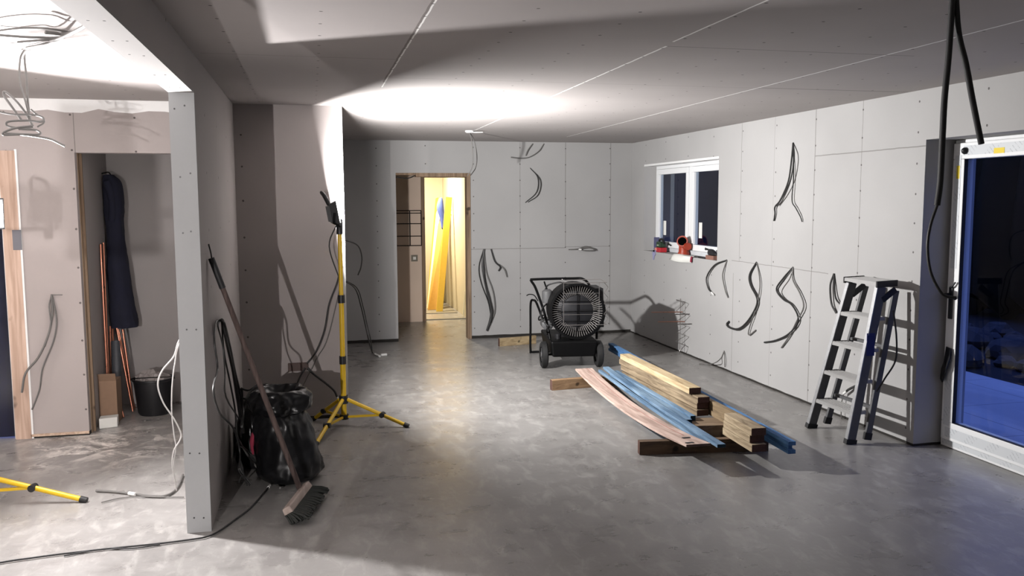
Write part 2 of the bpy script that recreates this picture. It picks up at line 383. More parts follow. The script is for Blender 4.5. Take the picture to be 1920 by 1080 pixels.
# plaster tape along the top of the side room wall
q = MB(); n = 34; top = []; bot = []
for i in range(n+1):
    x = -4.4+(XL2-.01+4.4)*i/n; zb = 2.318+.012*math.sin(i*1.9)+random.uniform(-.008, .01)
    q.v += [Vector((x, 6.6385, zb)), Vector((x, 6.6385, 2.399)), Vector((x, 6.64, zb)), Vector((x, 6.64, 2.399))]
for i in range(n):
    a = i*4; q.f += [(a, a+4, a+5, a+1), (a+2, a+3, a+7, a+6), (a, a+2, a+6, a+4), (a+1, a+5, a+7, a+3)]; q.sm += [False]*4
struct('trim_4', q, 'white_trim')
# timber linings of the doorway at the back
struct('trim_5', MB().box(1.845, 1.89, YB-.012, 10.41, 0, 2.02), 'lining')
struct('trim_6', MB().box(1.235, 1.845, YB-.004, 10.41, 1.975, 2.02).box(.995, 1.235, YB+.02, 10.40, 1.995, 2.02), 'lining')
struct('trim_7', MB().box(1.50, 1.55, 11.93, 12.06, 0, 2.06).box(1.55, 2.32, 11.93, 12.06, 2.015, 2.06), 'lining')
# bare studs on both edges of the closet opening, and the edge bead
struct('trim_8', MB().box(-1.607, -1.60, 6.70, 6.735, 0, 2.03).box(-1.607, -1.585, 6.742, 6.76, 0, 2.03), 'lining')
struct('trim_9', MB().box(-1.99, -1.605, 6.632, 6.64, .012, .03), 'stud')
# sawn timber door post and dark door in the side room
t = struct('door_2', MB().box(-2.95, -2.095, 6.69, 6.73, .01, 2.03), 'door_dark')
MB().box(-2.099, -2.09, 6.655, 6.69, .0, 2.04).build('edge_bead', 'white_trim', t)
t = struct('trim_10', MB().box(-2.088, -1.985, 6.632, 6.72, 0, 2.04), M['lining'] and wood('pale_door_post', (.62, .46, .37), (.50, .35, .27), (26, 26, 1.4)))
pc = at(32, 450, y=6.63)
MB().box(pc.x-.028, pc.x+.028, 6.6285, 6.632, pc.z-.07, pc.z+.07).build('tape_piece', 'tape', t)
MB().box(-1.987, -1.972, 6.634, 6.64, 0, 2.05).build('edge_bead', 'white_trim', t)
# screw heads on the board of the partition end and under the header
q = MB()
for (px, py) in ((327, 204), (346, 198), (338, 332), (357, 325), (343, 437), (358, 434), (350, 618), (368, 618), (356, 850), (374, 850), (364, 971), (382, 971)):
    p = at(px, py, y=YP); q.lathe([(.0045, -.0015), (.0045, .0005)], p, (0, -1, 0), 10)
for yy in (2.3, 2.8, 3.12, 3.4, 3.9, 4.3):
    for xx in (-.62, -.575): q.lathe([(.0045, -.0015), (.0045, .0005)], (xx, yy+random.uniform(-.02, .02), 2.2075), (0, 0, -1), 10)
t = q.build('screw_heads', 'black', bpy.data.objects['trim_1'])
struct('trim_11', MB().box(.236, .2525, YL-.002, YL, 0, C).box(.25, .2525, YL, YL+.03, 0, C), 'white_trim')   # corner bead

# ---- window in the right wall
XW = 4.12
wn = struct('window_1', MB().box(XW, XW+.07, 7.912, 9.868, 1.077, 1.125).box(XW, XW+.07, 7.912, 9.868, 2.055, 2.098)
            .box(XW, XW+.07, 7.912, 7.965, 1.125, 2.055).box(XW, XW+.07, 9.815, 9.868, 1.125, 2.055).box(XW, XW+.07, 8.845, 8.925, 1.125, 2.055), 'upvc', bevel=.004)
for a, b in ((8.93, 9.81), (7.97, 8.84)):
    sx = XW-.012
    sf = MB().box(sx, sx+.06, a, b, 1.128, 1.195).box(sx, sx+.06, a, b, 1.99, 2.052).box(sx, sx+.06, a, a+.06, 1.195, 1.99).box(sx, sx+.06, b-.06, b, 1.195, 1.99).build('sash', 'upvc', wn, bevel=.004)
    MB().box(sx+.025, sx+.035, a+.061, b-.061, 1.196, 1.989).build('pane', 'glass', sf)
    MB().box(sx+.022, sx+.0245, b-.235, b-.16, 1.27, 1.44).build('label_sticker', 'paper', sf)
MB().box(XW-.004, XW, 8.0, 9.8, 1.08, 1.124).build('film', 'film', wn)
struct('trim_12', MB().box(XR-.004, XW, 7.91, 9.87, 2.092, 2.10).box(XR-.003, XR, 7.91, 9.87, 2.10, 2.115), 'white_trim')
# ---- glazed door in the right wall
XD = 4.19
dr = struct('door_1', MB().box(XD, XD+.07, 2.505, 4.945, 2.0, 2.068).box(XD-.01, XD+.07, 2.505, 4.945, .002, .07)
            .box(XD, XD+.07, 4.885, 4.945, .07, 2.0).box(XD, XD+.07, 2.505, 2.565, .07, 2.0), 'upvc', bevel=.004)
sx = XD-.028; a, b, z0, z1 = 2.57, 4.928, .055, 2.045
sf = MB().box(sx, sx+.075, a, b, z0, z0+.125).box(sx, sx+.075, a, b, z1-.105, z1).box(sx, sx+.075, a, a+.10, z0+.125, z1-.105).box(sx, sx+.075, b-.10, b, z0+.125, z1-.105).build('sash', 'upvc', dr, bevel=.005)
MB().box(sx+.03, sx+.05, a+.101, b-.101, z0+.126, z1-.106).build('pane', 'glass', sf)
q = MB().box(sx+.002, sx+.03, a+.09, a+.101, z0+.125, z1-.105).box(sx+.002, sx+.03, b-.101, b-.088, z0+.115, z1-.095).box(sx+.002, sx+.03, a+.1, b-.1, z0+.115, z0+.127)
q.build('gasket', 'rubber', sf)
f1 = MB().box(sx-.0015, sx, b-.075, b-.02, 1.22, z1-.08).box(sx-.0015, sx, b-.075, b-.02, z0+.10, .66).box(sx-.0015, sx, a+.05, b-.09, z1-.082, z1-.02).box(sx-.0015, sx, a+.05, b-.04, z0+.022, z0+.088)
f1.build('protective_film', 'film', sf)
MB().box(XD-.0115, XD-.01, 2.6, 4.93, .018, .055).build('protective_film', 'film', dr)
for (px, py, wd, ht) in ((1874, 282, .085, .034), (1797, 323, .026, .085)):
    p = at(px, py, x=sx); MB().box(sx-.003, sx-.0014, p.y-wd/2, p.y+wd/2, p.z-ht/2, p.z+ht/2).build('sticker', 'sticker', sf)
p = at(1811, 283, x=sx); MB().lathe([(.012, 0), (.024, .006), (.02, .018), (.008, .03)], (sx, p.y, p.z), (-1, 0, .15), 9).build('corner_clip', 'black', sf)
p = at(1784, 566, x=sx)
hd = MB().box(sx-.012, sx, p.y-.017, p.y+.017, p.z-.115, p.z+.10).build('handle_plate', 'black', sf, bevel=.004)
MB().tube(smooth([(sx-.01, p.y, p.z+.05), (sx-.055, p.y, p.z+.05), (sx-.06, p.y-.03, p.z+.045), (sx-.055, p.y-.10, p.z+.035)]), .011).build('lever', 'black_steel', hd)
MB().tube(smooth([(sx-.012, p.y, p.z+.1), (sx-.02, p.y-.02, p.z+.105), (sx-.015, p.y-.045, p.z+.135)]), .006).build('torn_tape', 'black', hd)
# scrap of black film hanging from the door stile
p = at(1776, 685, x=sx-.01); q = MB()
prof = [(-.02, .125, .0), (.035, .12, .01), (.045, .06, .02), (.03, -.02, .035), (-.02, -.12, .02), (-.05, -.10, .01), (-.055, -.03, .0), (-.01, .03, .02)]
q.add([(p.x-d, p.y-u, p.z+v) for u, v, d in prof]+[(p.x-d+.008, p.y-u, p.z+v) for u, v, d in prof],
      [(0, 1, 2, 7), (7, 2, 3, 6), (6, 3, 4, 5), (8, 15, 10, 9), (15, 14, 11, 10), (14, 13, 12, 11)]+[(i, (i+1) % 8, 8+(i+1) % 8, 8+i) for i in range(8)])
tag(q.build('plastic_scrap', 'bag', origin=p), 'torn scrap of black plastic hanging on the white door frame', 'plastic scrap')

# ---- outdoors at dusk
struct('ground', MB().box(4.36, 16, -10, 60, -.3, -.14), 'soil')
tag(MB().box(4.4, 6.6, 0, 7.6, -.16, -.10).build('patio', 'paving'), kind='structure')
struct('wall_garden', MB().box(11, 11.2, -10, 60, -.2, 4.6), 'sky_screen')
struct('sky_block_slab', MB().box(4.36, 5.3, 6.9, 14, 2.42, 2.55), 'sky_screen')  # unseen overhang added to keep sky light off the window reveals
tag(MB().box(5.7, 5.74, 8.3, 45, -.14, 2.6).build('sky_screen', 'sky_screen'), kind='structure')  # added screen that blocks sky light beyond the window
rocks = []
for k in range(400):
    x = random.uniform(6.9, 8.9); y = x*random.uniform(.93, 1.18)+.25; r = random.uniform(.1, .30)
    if len(rocks) >= 30 or any((x-a)**2+(y-b)**2 < (1.05*(r+c))**2 for a, b, c in rocks): continue
    rocks.append((x, y, r))
    bm = bmesh.new(); bmesh.ops.create_icosphere(bm, subdivisions=2, radius=r)
    for v in bm.verts: v.co *= random.uniform(.78, 1.12); v.co.z *= .6
    me = bpy.data.meshes.new('stone'); bm.to_mesh(me); bm.free(); me.materials.append(M['rock'])
    o = bpy.data.objects.new('stone', me); o.location = (x, y, -.14+r*.38); COL.objects.link(o)
    tag(o, 'grey stone in the dark rubble heap outside the glazed door', 'stone', 'stones in the rubble heap outside')
q = MB()
for k in range(40):
    y = -4+k*.62; q.lathe([(.05, 0), (.5, .4), (.55, 1.5), (.4, 2.6), (.05, 2.9+random.uniform(-.3, .3))], (10.2+random.uniform(-.3, .2), y, -.14), n=9)
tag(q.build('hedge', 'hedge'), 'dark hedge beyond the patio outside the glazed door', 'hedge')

# ------------------------------------------------------------------ work light tripods
def tripod(name, label, base, height, lamp, nrm, legs, hub_z=.20, bar=False):
    t = thing(name, label, 'work light', (base.x, base.y, 0))
    B = Vector((base.x, base.y, 0)); up = Vector((0, 0, 1))
    top = Vector((base.x, base.y, height))
    secs = [(.06, .52, .021), (.52, .98, .0185), (.98, height, .0155)]
    for z0, z1, r in secs: MB().lathe([(r, z0), (r, z1)], B, n=16).build('pole_section', 'yellow', t)
    for z in (.50, .96): MB().lathe([(.026, z-.03), (.026, z+.03)], B, n=16).build('pole_clamp', 'black', t)
    MB().lathe([(.034, hub_z-.03), (.034, hub_z+.03)], B, n=14).build('upper_hub', 'black', t)
    MB().lathe([(.034, .05), (.034, .085)], B, n=14).build('lower_hub', 'black', t)
    for fx, fy in legs:
        f = Vector((fx, fy, .012)); d = Vector((fx-base.x, fy-base.y, 0)).normalized(); s0 = B+d*.03+up*hub_z; md = s0.lerp(f, .58)
        lg = MB().tube([s0, f], .0145, 12).build('leg', 'yellow', t)
        MB().tube([f-(f-s0).normalized()*.03, f+(f-s0).normalized()*.008], .018, 12).build('rubber_foot', 'rubber', lg)
        br = MB().bar(B+d*.03+up*.068, md, .012, .016).build('brace', 'yellow', t)
        sd = d.cross(up)
        MB().lathe([(.02, -.024), (.02, .024)], md, sd, 12).build('brace_clip', 'black', br)
    if bar:   # cross bar; its far, unseen head carries the added fill lamp
        e = Vector((lamp.x, lamp.y, height+.0)); e2 = top*2-e; MB().tube([e, e2], .012, 10).build('cross_bar', 'black_steel', t)
        l2 = Vector((-2.175, 5.308, lamp.z)); nrm2 = Vector((-.9, -.45, 0)).normalized(); sd = nrm2.cross(up).normalized(); q = MB()
        q.hexa([l2-sd*.09-nrm2*.03-up*.08, l2+sd*.09-nrm2*.03-up*.08, l2+sd*.09+nrm2*.02-up*.08, l2-sd*.09+nrm2*.02-up*.08], [l2-sd*.09-nrm2*.03+up*.08, l2+sd*.09-nrm2*.03+up*.08, l2+sd*.09+nrm2*.02+up*.08, l2-sd*.09+nrm2*.02+up*.08])
        q.build('lamp_head', 'black', t); top = e
    # lamp head: finned housing, yoke, carry handle
    nh = nrm; side = nh.cross(up).normalized(); hu = side.cross(nh).normalized()
    MB().lathe([(.024, 0), (.024, .105), (.015, .115)], top-up*.06, n=14).build('pole_cap', 'black', t)
    def P(a, b, c): return lamp+nh*a+side*b+hu*c
    q = MB(); q.hexa([P(-.035, -.075, -.075), P(.018, -.095, -.085), P(.018, .095, -.085), P(-.035, .075, -.075)], [P(-.035, -.075, .065), P(.018, -.095, .085), P(.018, .095, .085), P(-.035, .075, .065)])
    for k in range(7): c = -.066+k*.022; q.hexa([P(-.055, c-.003, -.06), P(-.035, c-.003, -.06), P(-.035, c+.003, -.06), P(-.055, c+.003, -.06)], [P(-.055, c-.003, .055), P(-.035, c-.003, .055), P(-.035, c+.003, .055), P(-.055, c+.003, .055)])
    hd = q.build('lamp_head', 'black', t)
    MB().hexa([P(.018, -.085, -.075), P(.022, -.085, -.075), P(.022, .085, -.075), P(.018, .085, -.075)], [P(.018, -.085, .075), P(.022, -.085, .075), P(.022, .085, .075), P(.018, .085, .075)]).build('led_panel', 'led', hd)
    MB().tube(smooth([P(-.03, -.06, .06), P(-.05, -.062, .13), P(-.062, -.04, .155), P(-.066, 0, .162), P(-.062, .04, .155), P(-.05, .062, .13), P(-.03, .06, .06)]), .012).build('handle', 'rubber', hd)
    MB().tube([P(-.01, -.105, 0), P(-.03, -.108, -.07), top+side*-.06-up*.0, top+side*.06-up*.0, P(-.03, .108, -.07), P(-.01, .105, 0)], .008).build('yoke', 'black_steel', t)
    return t
tb = at(650, 797, z=0); tb.z = 0
LAMP0B = Vector((LAMP0.x-.015, tb.y, 0))
T0 = tripod('tripod_work_light', 'yellow tripod work light in the middle of the room, its back to us', Vector((.207, 6.46, 0)), 1.50, LAMP0, Vector((0.98, 0.04, 0.17)).normalized(), 
       [(.665, 6.28), (-.01, 5.92), (-.02, 6.66)])
MB().tube(smooth([(.19, 6.47, 1.52), (.13, 6.5, 1.35), (.2, 6.52, 1.1)]), .005).build('power_cord', 'cable_dark', T0)
T1 = tripod('tripod_work_light', 'yellow tripod light at the left edge with one leg in view', Vector((-1.97, 5.24, 0)), 1.50, LAMP1, N1,
       [(-1.275, 5.11), (-2.45, 4.78), (-2.15, 5.85)], bar=True)
# lamps beside and behind the camera
st_ = thing('plasterboard_stack', 'stack of plasterboard sheets behind the viewpoint', 'board stack', (-1.3, -1.6, 0))
MB().box(-1.5, -1.1, -1.75, -1.42, 0, 1.37).build('sheets', 'plain', st_)
fl = thing('floor_lamp', 'work lamp standing on the board stack behind the viewpoint', 'work light', (-1.3, -1.45, 1.37))
MB().box(-1.39, -1.21, -1.46, -1.415, 1.41, 1.57).build('lamp_head', 'black', fl); MB().tube([(-1.4, -1.45, 1.375), (-1.4, -1.45, 1.5), (-1.2, -1.45, 1.5), (-1.2, -1.45, 1.375)], .008).build('stand', 'black_steel', fl)
bl = thing('lamp_stand', 'bar stand with a narrow lamp left of the viewpoint', 'work light', (-2.3, .33, 0))
MB().tube([(-2.3, .33, 0), (-2.3, .33, 1.5)], .016).build('pole', 'yellow', bl); MB().tube([(-2.3, .33, 1.495), (-1.36, .33, 1.495)], .009).build('arm', 'black_steel', bl)
for k in range(3): MB().tube([(-2.3, .33, .25), (-2.3+.4*math.cos(2.1*k+.5), .33+.4*math.sin(2.1*k+.5), .01)], .013).build('leg', 'yellow', bl)
MB().box(-1.46, -1.36, .31, .345, 1.507, 1.56).build('lamp_head', 'black', bl); MB().box(-1.62, -1.20, .35, .55, 1.508, 1.5125).build('light_cut_plate', 'black', bl); MB().box(-1.392, -1.28, .50, .505, 1.44, 1.70).build('light_cut_plate', 'black', bl)  # the two thin plates are unseen, added to cut this lamp's light

# ------------------------------------------------------------------ step ladder (closed, leaning beside the wall)
ld = thing('step_ladder', 'aluminium step ladder with five treads leaning at the right wall', 'ladder', (3.72, 5.3, 0))
FL, FR = Vector((3.565, 5.55, .0)), Vector((3.585, 5.105, .0))
TL, TR = Vector((3.745, 5.375, 1.09)), Vector((3.745, 5.055, 1.09))
BL, BR = Vector((3.70, 5.545, .045)), Vector((3.715, 5.095, .045))
UL, UR = Vector((3.885, 5.415, 1.06)), Vector((3.885, 5.085, 1.06))
def rail(a, b, w_, t_): return MB().bar(a, b, t_, w_, up=(1, 0, .2))
for a, b in ((FL, TL), (FR, TR)):
    d = (b-a).normalized()
    r = MB().bar(a+d*.02, b, .026, .068, up=(1, 0, .1)).build('front_rail', 'alu_dark', ld, bevel=.003)
    MB().bar(a+d*.02-Vector((.034, 0, 0)), b-Vector((.034, 0, 0)), .03, .006, up=(1, 0, .1)).build('rail_edge', 'alu', r)
    MB().bar(a-d*.0, a+d*.035, .036, .082, up=(1, 0, .1)).build('rubber_foot', 'rubber', r)
for a, b in ((BL, UL), (BR, UR)):
    d = (b-a).normalized(); r = MB().bar(a, b, .022, .045, up=(1, 0, .1)).build('back_rail', 'alu_dark', ld, bevel=.003)
    MB().bar(a-d*.02, a+d*.03, .028, .052, up=(1, 0, .1)).build('rubber_foot', 'rubber', r)
for k in range(1, 5):
    f = k/5.0+.008
    a, b = FL.lerp(TL, f), FR.lerp(TR, f); dpt = Vector((.088, .012, 0)); fr = Vector((-.035, 0, 0))
    q = MB(); e = Vector((0, .012, 0))
    q.hexa([a+fr-e*0-Vector((0, 0, .024)), b+fr-Vector((0, 0, .024)), b+dpt-Vector((0, 0, .024)), a+dpt-Vector((0, 0, .024))], [a+fr, b+fr, b+dpt, a+dpt])
    for j in range(6):
        s0 = fr+(dpt-fr)*(j+.5)/6; q.bar(a+s0+Vector((0, -.01, .0015)), b+s0+Vector((0, .01, .0015)), .007, .004)
    q.build('tread', 'alu_tread', ld)
for k in (.2, .62): MB().bar(BL.lerp(UL, k), BR.lerp(UR, k), .03, .02).build('cross_bar', 'alu_dark', ld)
a, b = TL+Vector((-.05, .015, .012)), TR+Vector((-.05, -.015, .012)); dp = Vector((.20, .055, .0)); h = Vector((0, 0, .024))
q = MB().hexa([a, b, b+dp, a+dp], [a+h, b+h, b+dp+h, a+dp+h])
for j in range(9):
    s0 = dp*(j+.5)/9+h; q.bar(a+s0, b+s0, .008, .004)
pf = q.build('platform', 'alu_tread', ld)
for e, sgn in ((a, 1), (b, -1)):
    q = MB(); y = Vector((0, .014*sgn, 0)); z = Vector((0, 0, .014))
    q.hexa(*(([e-z, e+y-z, e+dp+y-z, e+dp-z], [e+h+z*.4, e+y+h+z*.4, e+dp+y+h+z*.4, e+dp+h+z*.4])))
    q.build('end_cap', 'black', pf)
    MB().bar(e+Vector((.06, -.008*sgn, -.10)), e+Vector((.16, -.008*sgn, -.03)), .012, .04).build('hinge', 'black', ld)
lp = FR.lerp(TR, .62)
MB().box(lp.x-.03, lp.x+.03, lp.y-.019, lp.y-.014, lp.z-.055, lp.z+.10).build('warning_label', plain('dark_blue_label', (.02, .025, .12), .4), ld)
MB().tube(smooth([TR+Vector((.09, -.02, -.16)), TR+Vector((.10, -.05, -.35)), TR+Vector((.09, -.06, -.5)), TR+Vector((.04, -.03, -.62)), TR+Vector((.0, .0, -.72))]), .006).build('strap', 'black', ld)

# ------------------------------------------------------------------ timber pile
def plank(name, label, cat, a, b, wd, th, mat, group=None, sag=0.0, nseg=1, bevel=.002, shaded_end='end_grain_shade', roll=0):
    """timber from a to b (bottom centre points), sagging in the middle"""
    a, b = Vector(a), Vector(b); q = MB(); d = (b-a).normalized(); sd = Vector((d.y, -d.x, 0)).normalized(); prev = None; vs = []; n = max(1, nseg)
    for i in range(n+1):
        t = i/n; p = a.lerp(b, t)-Vector((0, 0, sag*4*t*(1-t))); up = Vector((0, 0, th))
        vs += [p-sd*wd/2, p+sd*wd/2, p+sd*wd/2+up+Vector((0, 0, roll)), p-sd*wd/2+up]
    fs = [(0, 3, 2, 1), (n*4, n*4+1, n*4+2, n*4+3)]
    for i in range(n):
        k = i*4
        for j in range(4): fs.append((k+j, k+(j+1) % 4, k+4+(j+1) % 4, k+4+j))
    q.add(vs, fs)
    o = q.build(name, mat, origin=a, bevel=bevel)
    if shaded_end:
        o.data.materials.append(M[shaded_end])
        for i in (0, 1): o.data.polygons[i].material_index = 1
    return tag(o, label, cat, group)
# cross bearers
plank('timber_bearer', 'dark timber bearer on the floor under the near end of the pink board', 'timber', (2.085, 5.235, 0), (2.96, 5.115, 0), .055, .09, 'timber_dark')
plank('timber_bearer', 'brown timber bearer under the far end of the pink board', 'timber', (2.05, 7.25, 0), (3.08, 7.36, 0), .055, .093, wood('brown_bearer', (.36, .23, .13), (.20, .12, .065), (3, 24, 24)))
plank('timber_bearer', 'blocky brown offcut under the near end of the long timber stack', 'timber', (2.60, 5.60, 0), (2.885, 5.565, 0), .22, .091, wood('block_bearer', (.27, .195, .13), (.14, .095, .06), (3, 20, 20)))
plank('timber_offcut', 'length of pale timber lying on the floor by the back wall left of the heater', 'timber', (2.095, 9.64, 0), (2.56, 9.74, 0), .045, .095, wood('wall_offcut', (.44, .34, .2), (.28, .2, .11), (3, 24, 24)))
# pinkish board, bowed over the bearers
PA, PB, PS = Vector((2.32, 4.825, .15)), Vector((2.42, 7.45, .125)), .068
def pk(t): p = PA.lerp(PB, t); p.z -= PS*4*t*(1-t); return p
o = plank('cladding_board', 'bowed pinkish cladding board on two bearers beside the blue battens', 'board', PA, PB, .163, .016, 'pink_wood', sag=PS, nseg=20, shaded_end='end_pink_shade')
for (u, v) in ((-.040, .05), (.008, .22)):
    p = pk(v/2.627); q = MB().hexa([(p.x+u-.026, p.y-.012, p.z+.012), (p.x+u+.026, p.y-.012, p.z+.012), (p.x+u+.026, p.y+.012, p.z+.010), (p.x+u-.026, p.y+.012, p.z+.010)],
        [(p.x+u-.026, p.y-.012, p.z+.0215), (p.x+u+.026, p.y-.012, p.z+.0215), (p.x+u+.026, p.y+.012, p.z+.0195), (p.x+u-.026, p.y+.012, p.z+.0195)]); q.build('slot', 'black', o)
q = MB().tube([pk(.12+.88*k/16)+Vector((.028, 0, .0165)) for k in range(17)], .0022, 5)
q.build('groove_line', plain('red_brown_groove', (.30, .14, .12), .8), o)
# blue battens
BG = 'blue battens on the bearers'
plank('blue_batten', 'leftmost thin blue batten on the bearers, next to the pink board', 'batten', (2.47, 5.03, .092), (2.582, 7.47, .095), .03, .022, 'blue_wood', BG, shaded_end='end_blue_shade', sag=.012, nseg=12)
plank('blue_batten', 'longest blue batten whose near end points furthest towards us', 'batten', (2.445, 4.765, .150), (2.632, 7.44, .127), .055, .022, 'blue_wood', BG, shaded_end='end_blue_shade', sag=.018, nseg=12)
plank('blue_batten', 'wide blue batten ending by the blocky offcut, second from the brown stack', 'batten', (2.585, 5.55, .093), (2.64, 7.28, .096), .06, .030, 'blue_wood', BG, shaded_end='end_blue_shade', nseg=12)
plank('blue_batten', 'rightmost blue batten, hard against the brown timber stack', 'batten', (2.655, 5.62, .093), (2.69, 7.33, .096), .040, .036, 'blue_wood', BG, shaded_end='end_blue_shade', nseg=12)
# stack of brown timbers
for k, (dx, dy0, dy1, wk, lab) in enumerate(((-.004, -.005, -.05, .85, 'bottom board of the long brown timber stack'), (.004, .012, .0, 1.0, 'second board up in the long brown timber stack'), (-.001, -.01, .03, .92, 'third board up in the long brown timber stack, its end reddish'))):
    plank('timber_board', lab, 'timber', (2.788+dx, 5.735+dy0, .0935+.0487*k), (2.768+dx, 7.30+dy1, .0955+.0487*k), .096, .0455, wood('stack_wood_%d' % k, (.37*wk, .285*wk, .185*wk), (.15*wk, .105*wk, .065*wk), (24, 2.2, 24)), 'boards in the long stack', bevel=.003)
plank('timber_board', 'pale top board of the long timber stack, brightly lit', 'timber', (2.762, 5.82, .2405), (2.765, 7.30, .2425), .096, .047, 'timber_pale', 'boards in the long stack', bevel=.003)
for k, (y0, lab) in enumerate(((4.805, 'bottom offcut of the short three-high timber stack'), (4.84, 'middle offcut of the short timber stack, set back a little'), (4.815, 'top offcut of the short three-high timber stack'))):
    plank('timber_offcut', lab, 'timber', (2.726+.003*(k % 2), y0, .0915+.0515*k), (2.745, 5.24-.01*k, .0915+.0515*k), .10, .0485, wood('offcut_wood_%d' % k, (.45, .36, .24), (.25, .185, .115), (24, 3.5, 24)), 'offcuts in the short stack')
plank('timber_board', 'shaded brown timber on edge between the long stack and the blue joist', 'timber', (2.857, 5.30, .0915), (2.885, 7.30, .094), .036, .11, wood('edge_timber', (.30, .22, .13), (.17, .12, .07)))
# long blue I-section
A, B = Vector((2.905, 4.72, .091)), Vector((3.075, 8.55, .095)); q = MB(); up = Vector((0, 0, 1))
q.bar(A+up*.0125, B+up*.0125, .05, .025); q.bar(A+up*.066, B+up*.066, .05, .025)
q.bar(A+up*.039+Vector((0, .02, 0)), B+up*.039, .025, .029)
o = q.build('blue_joist', 'blue_vivid', origin=A); tag(o, 'long blue I-section joist on the bearers running back to the heater', 'joist')

# ------------------------------------------------------------------ heater
H0 = Vector((2.53, 8.2, 0)); yw = math.radians(-8)
ht = thing('infrared_heater', 'black wheeled infrared heater with round finned front and wire guard', 'heater', H0)
def H(x, y, z):
    return Vector((H0.x+x*math.cos(yw)-y*math.sin(yw)*1, H0.y+x*math.sin(yw)*1+y*math.cos(yw), z))
fwd = (H(0, -1, 0)-H(0, 0, 0)).normalized(); rgt = (H(1, 0, 0)-H(0, 0, 0)).normalized()
dc = H(.06, 0, .575)
MB().lathe([(.268, -.02), (.278, .02), (.278, -.30), (.22, -.40), (.10, -.44)], dc, fwd, 40, cap=False).build('drum', 'black_steel', ht)
MB().lathe([(.275, .0), (.285, .012), (.285, .028), (.262, .03), (.255, .01)], dc, fwd, 44, cap=False).build('front_ring', 'black_steel', ht)
MB().lathe([(.205, -.035), (.198, -.03), (.0, -.02)], dc, fwd, 40, cap=False).build('burner_disc', 'disc', ht)
upv = Vector((0, 0, 1)); q = MB()
for k in range(64):
    a = 2*math.pi*k/64; r = rgt*math.cos(a)+upv*math.sin(a)
    q.bar(dc+r*.165+fwd*-.018, dc+r*.262+fwd*.012, .0075, .004, up=fwd)
q.build('fins', 'fin', ht)
q = MB()
for zz in (-.10, 0, .10): l_ = math.sqrt(.2**2-zz**2); q.tube([dc-rgt*l_+upv*zz+fwd*.0, dc+rgt*l_+upv*zz+fwd*.0], .0035, 6)
q.tube([dc-upv*.2, dc+upv*.2], .0035, 6); q.build('front_bars', 'black_steel', ht)
# square wire guard in front
q = MB(); gw, gz0, gz1 = (-.135, .205), .475, .885
for d_ in (.10,):
    pass
x0, x1 = -.10, .325
for zz in (.455, .875): q.tube([H(x0, -.14, zz), H(x1, -.14, zz)], .0032, 6)
for xx in (x0, x1-.07): q.tube([H(xx, -.14, .455), H(xx, -.14, .875)], .0032, 6)
q.tube([H(x0-.02, -.17, .915), H(x0+.03, -.1, .90), H(x1-.05, -.1, .905), H(x1, -.14, .875)], .0032, 6)
z = .455; zig = []
for k in range(9): zig.append(H(x1+(.03 if k % 2 else -.02), -.14+(.05 if k % 2 else -.0), .455+.0525*k))
q.tube(zig, .003, 6); q.tube([H(x1+.005, .0, .455), H(x1+.005, -.14, .455)], .003, 6); q.tube([H(x1+.005, .0, .875), H(x1+.005, -.14, .875)], .003, 6)
q.tube([H(x0, -.0, .875), H(x0, -.14, .875)], .003, 6); q.tube([H(x0, 0, .455), H(x0, -.14, .455)], .003, 6)
for zz in (.56, .665, .77): q.tube([H(x0, -.14, zz), H(x1-.07, -.14, zz)], .0018, 5)
q.build('wire_guard', 'wire', ht)
# fuel tank, axle and wheels
MB().box(0, 0, 0, 0, 0, 0)
q = MB().hexa([H(-.20, -.06, .12), H(.24, -.06, .12), H(.24, .72, .14), H(-.20, .72, .14)], [H(-.22, -.08, .285), H(.26, -.08, .285), H(.26, .76, .285), H(-.22, .76, .285)])
q.build('fuel_tank', 'black_steel', ht, bevel=.02)
MB().lathe([(.03, 0), (.03, .03), (.034, .03), (.034, .05)], H(-.12, .1, .285), n=14).build('filler_cap', 'black', ht)
MB().tube([H(-.30, .03, .135), H(.33, .03, .135)], .012, 10).build('axle', 'black_steel', ht)
for sx_ in (-.275, .285):
    c = H(sx_, .03, .135)
    wv = MB().lathe([(.08, -.028), (.115, -.034), (.133, -.022), (.135, 0), (.133, .022), (.115, .034), (.08, .028)], c, rgt, 28, cap=False).build('wheel', 'tyre', ht)
    MB().lathe([(.082, -.02), (.082, .02), (.03, .026), (.03, -.03)], c, rgt, 24).build('rim', 'rim', wv)
# tubular frame: push handle at the rear, rear foot, side motor
def tub(pts, r=.0135): return MB().tube(smooth(pts, 5), r, 10)
tub([H(-.20, .10, .27), H(-.24, .24, .52), H(-.30, .52, .76), H(-.335, .62, .83), H(-.30, .63, .845), H(.10, .63, .85), H(.22, .60, .845), H(.27, .45, .78), H(.30, .2, .60), H(.27, .06, .28)]).build('push_handle', 'black_steel', ht)
tub([H(-.20, .30, .30), H(-.27, .62, .57), H(-.29, .80, .60), H(-.315, .86, .56), H(-.315, .88, .30), H(-.315, .88, .03), H(-.28, .89, .012), H(.0, .89, .012), H(.22, .88, .012), H(.25, .87, .05), H(.25, .74, .28)], .0125).build('rear_stand', 'black_steel', ht)
MB().lathe([(.045, -.09), (.06, -.08), (.06, .10), (.045, .11)], H(-.20, .40, .40), fwd, 20).build('fan_motor', 'alu_dark', ht)
MB().lathe([(.05, 0), (.055, .02), (.055, .12), (.03, .14)], H(-.205, .3, .63), upv, 18).build('fuel_filter', 'alu_dark', ht)
MB().hexa([H(.255, .05, .40), H(.345, .05, .40), H(.345, .42, .40), H(.255, .42, .40)], [H(.255, .05, .80), H(.335, .05, .80), H(.335, .42, .80), H(.255, .42, .80)]).build('control_box', 'black', ht, bevel=.008)
q = MB()
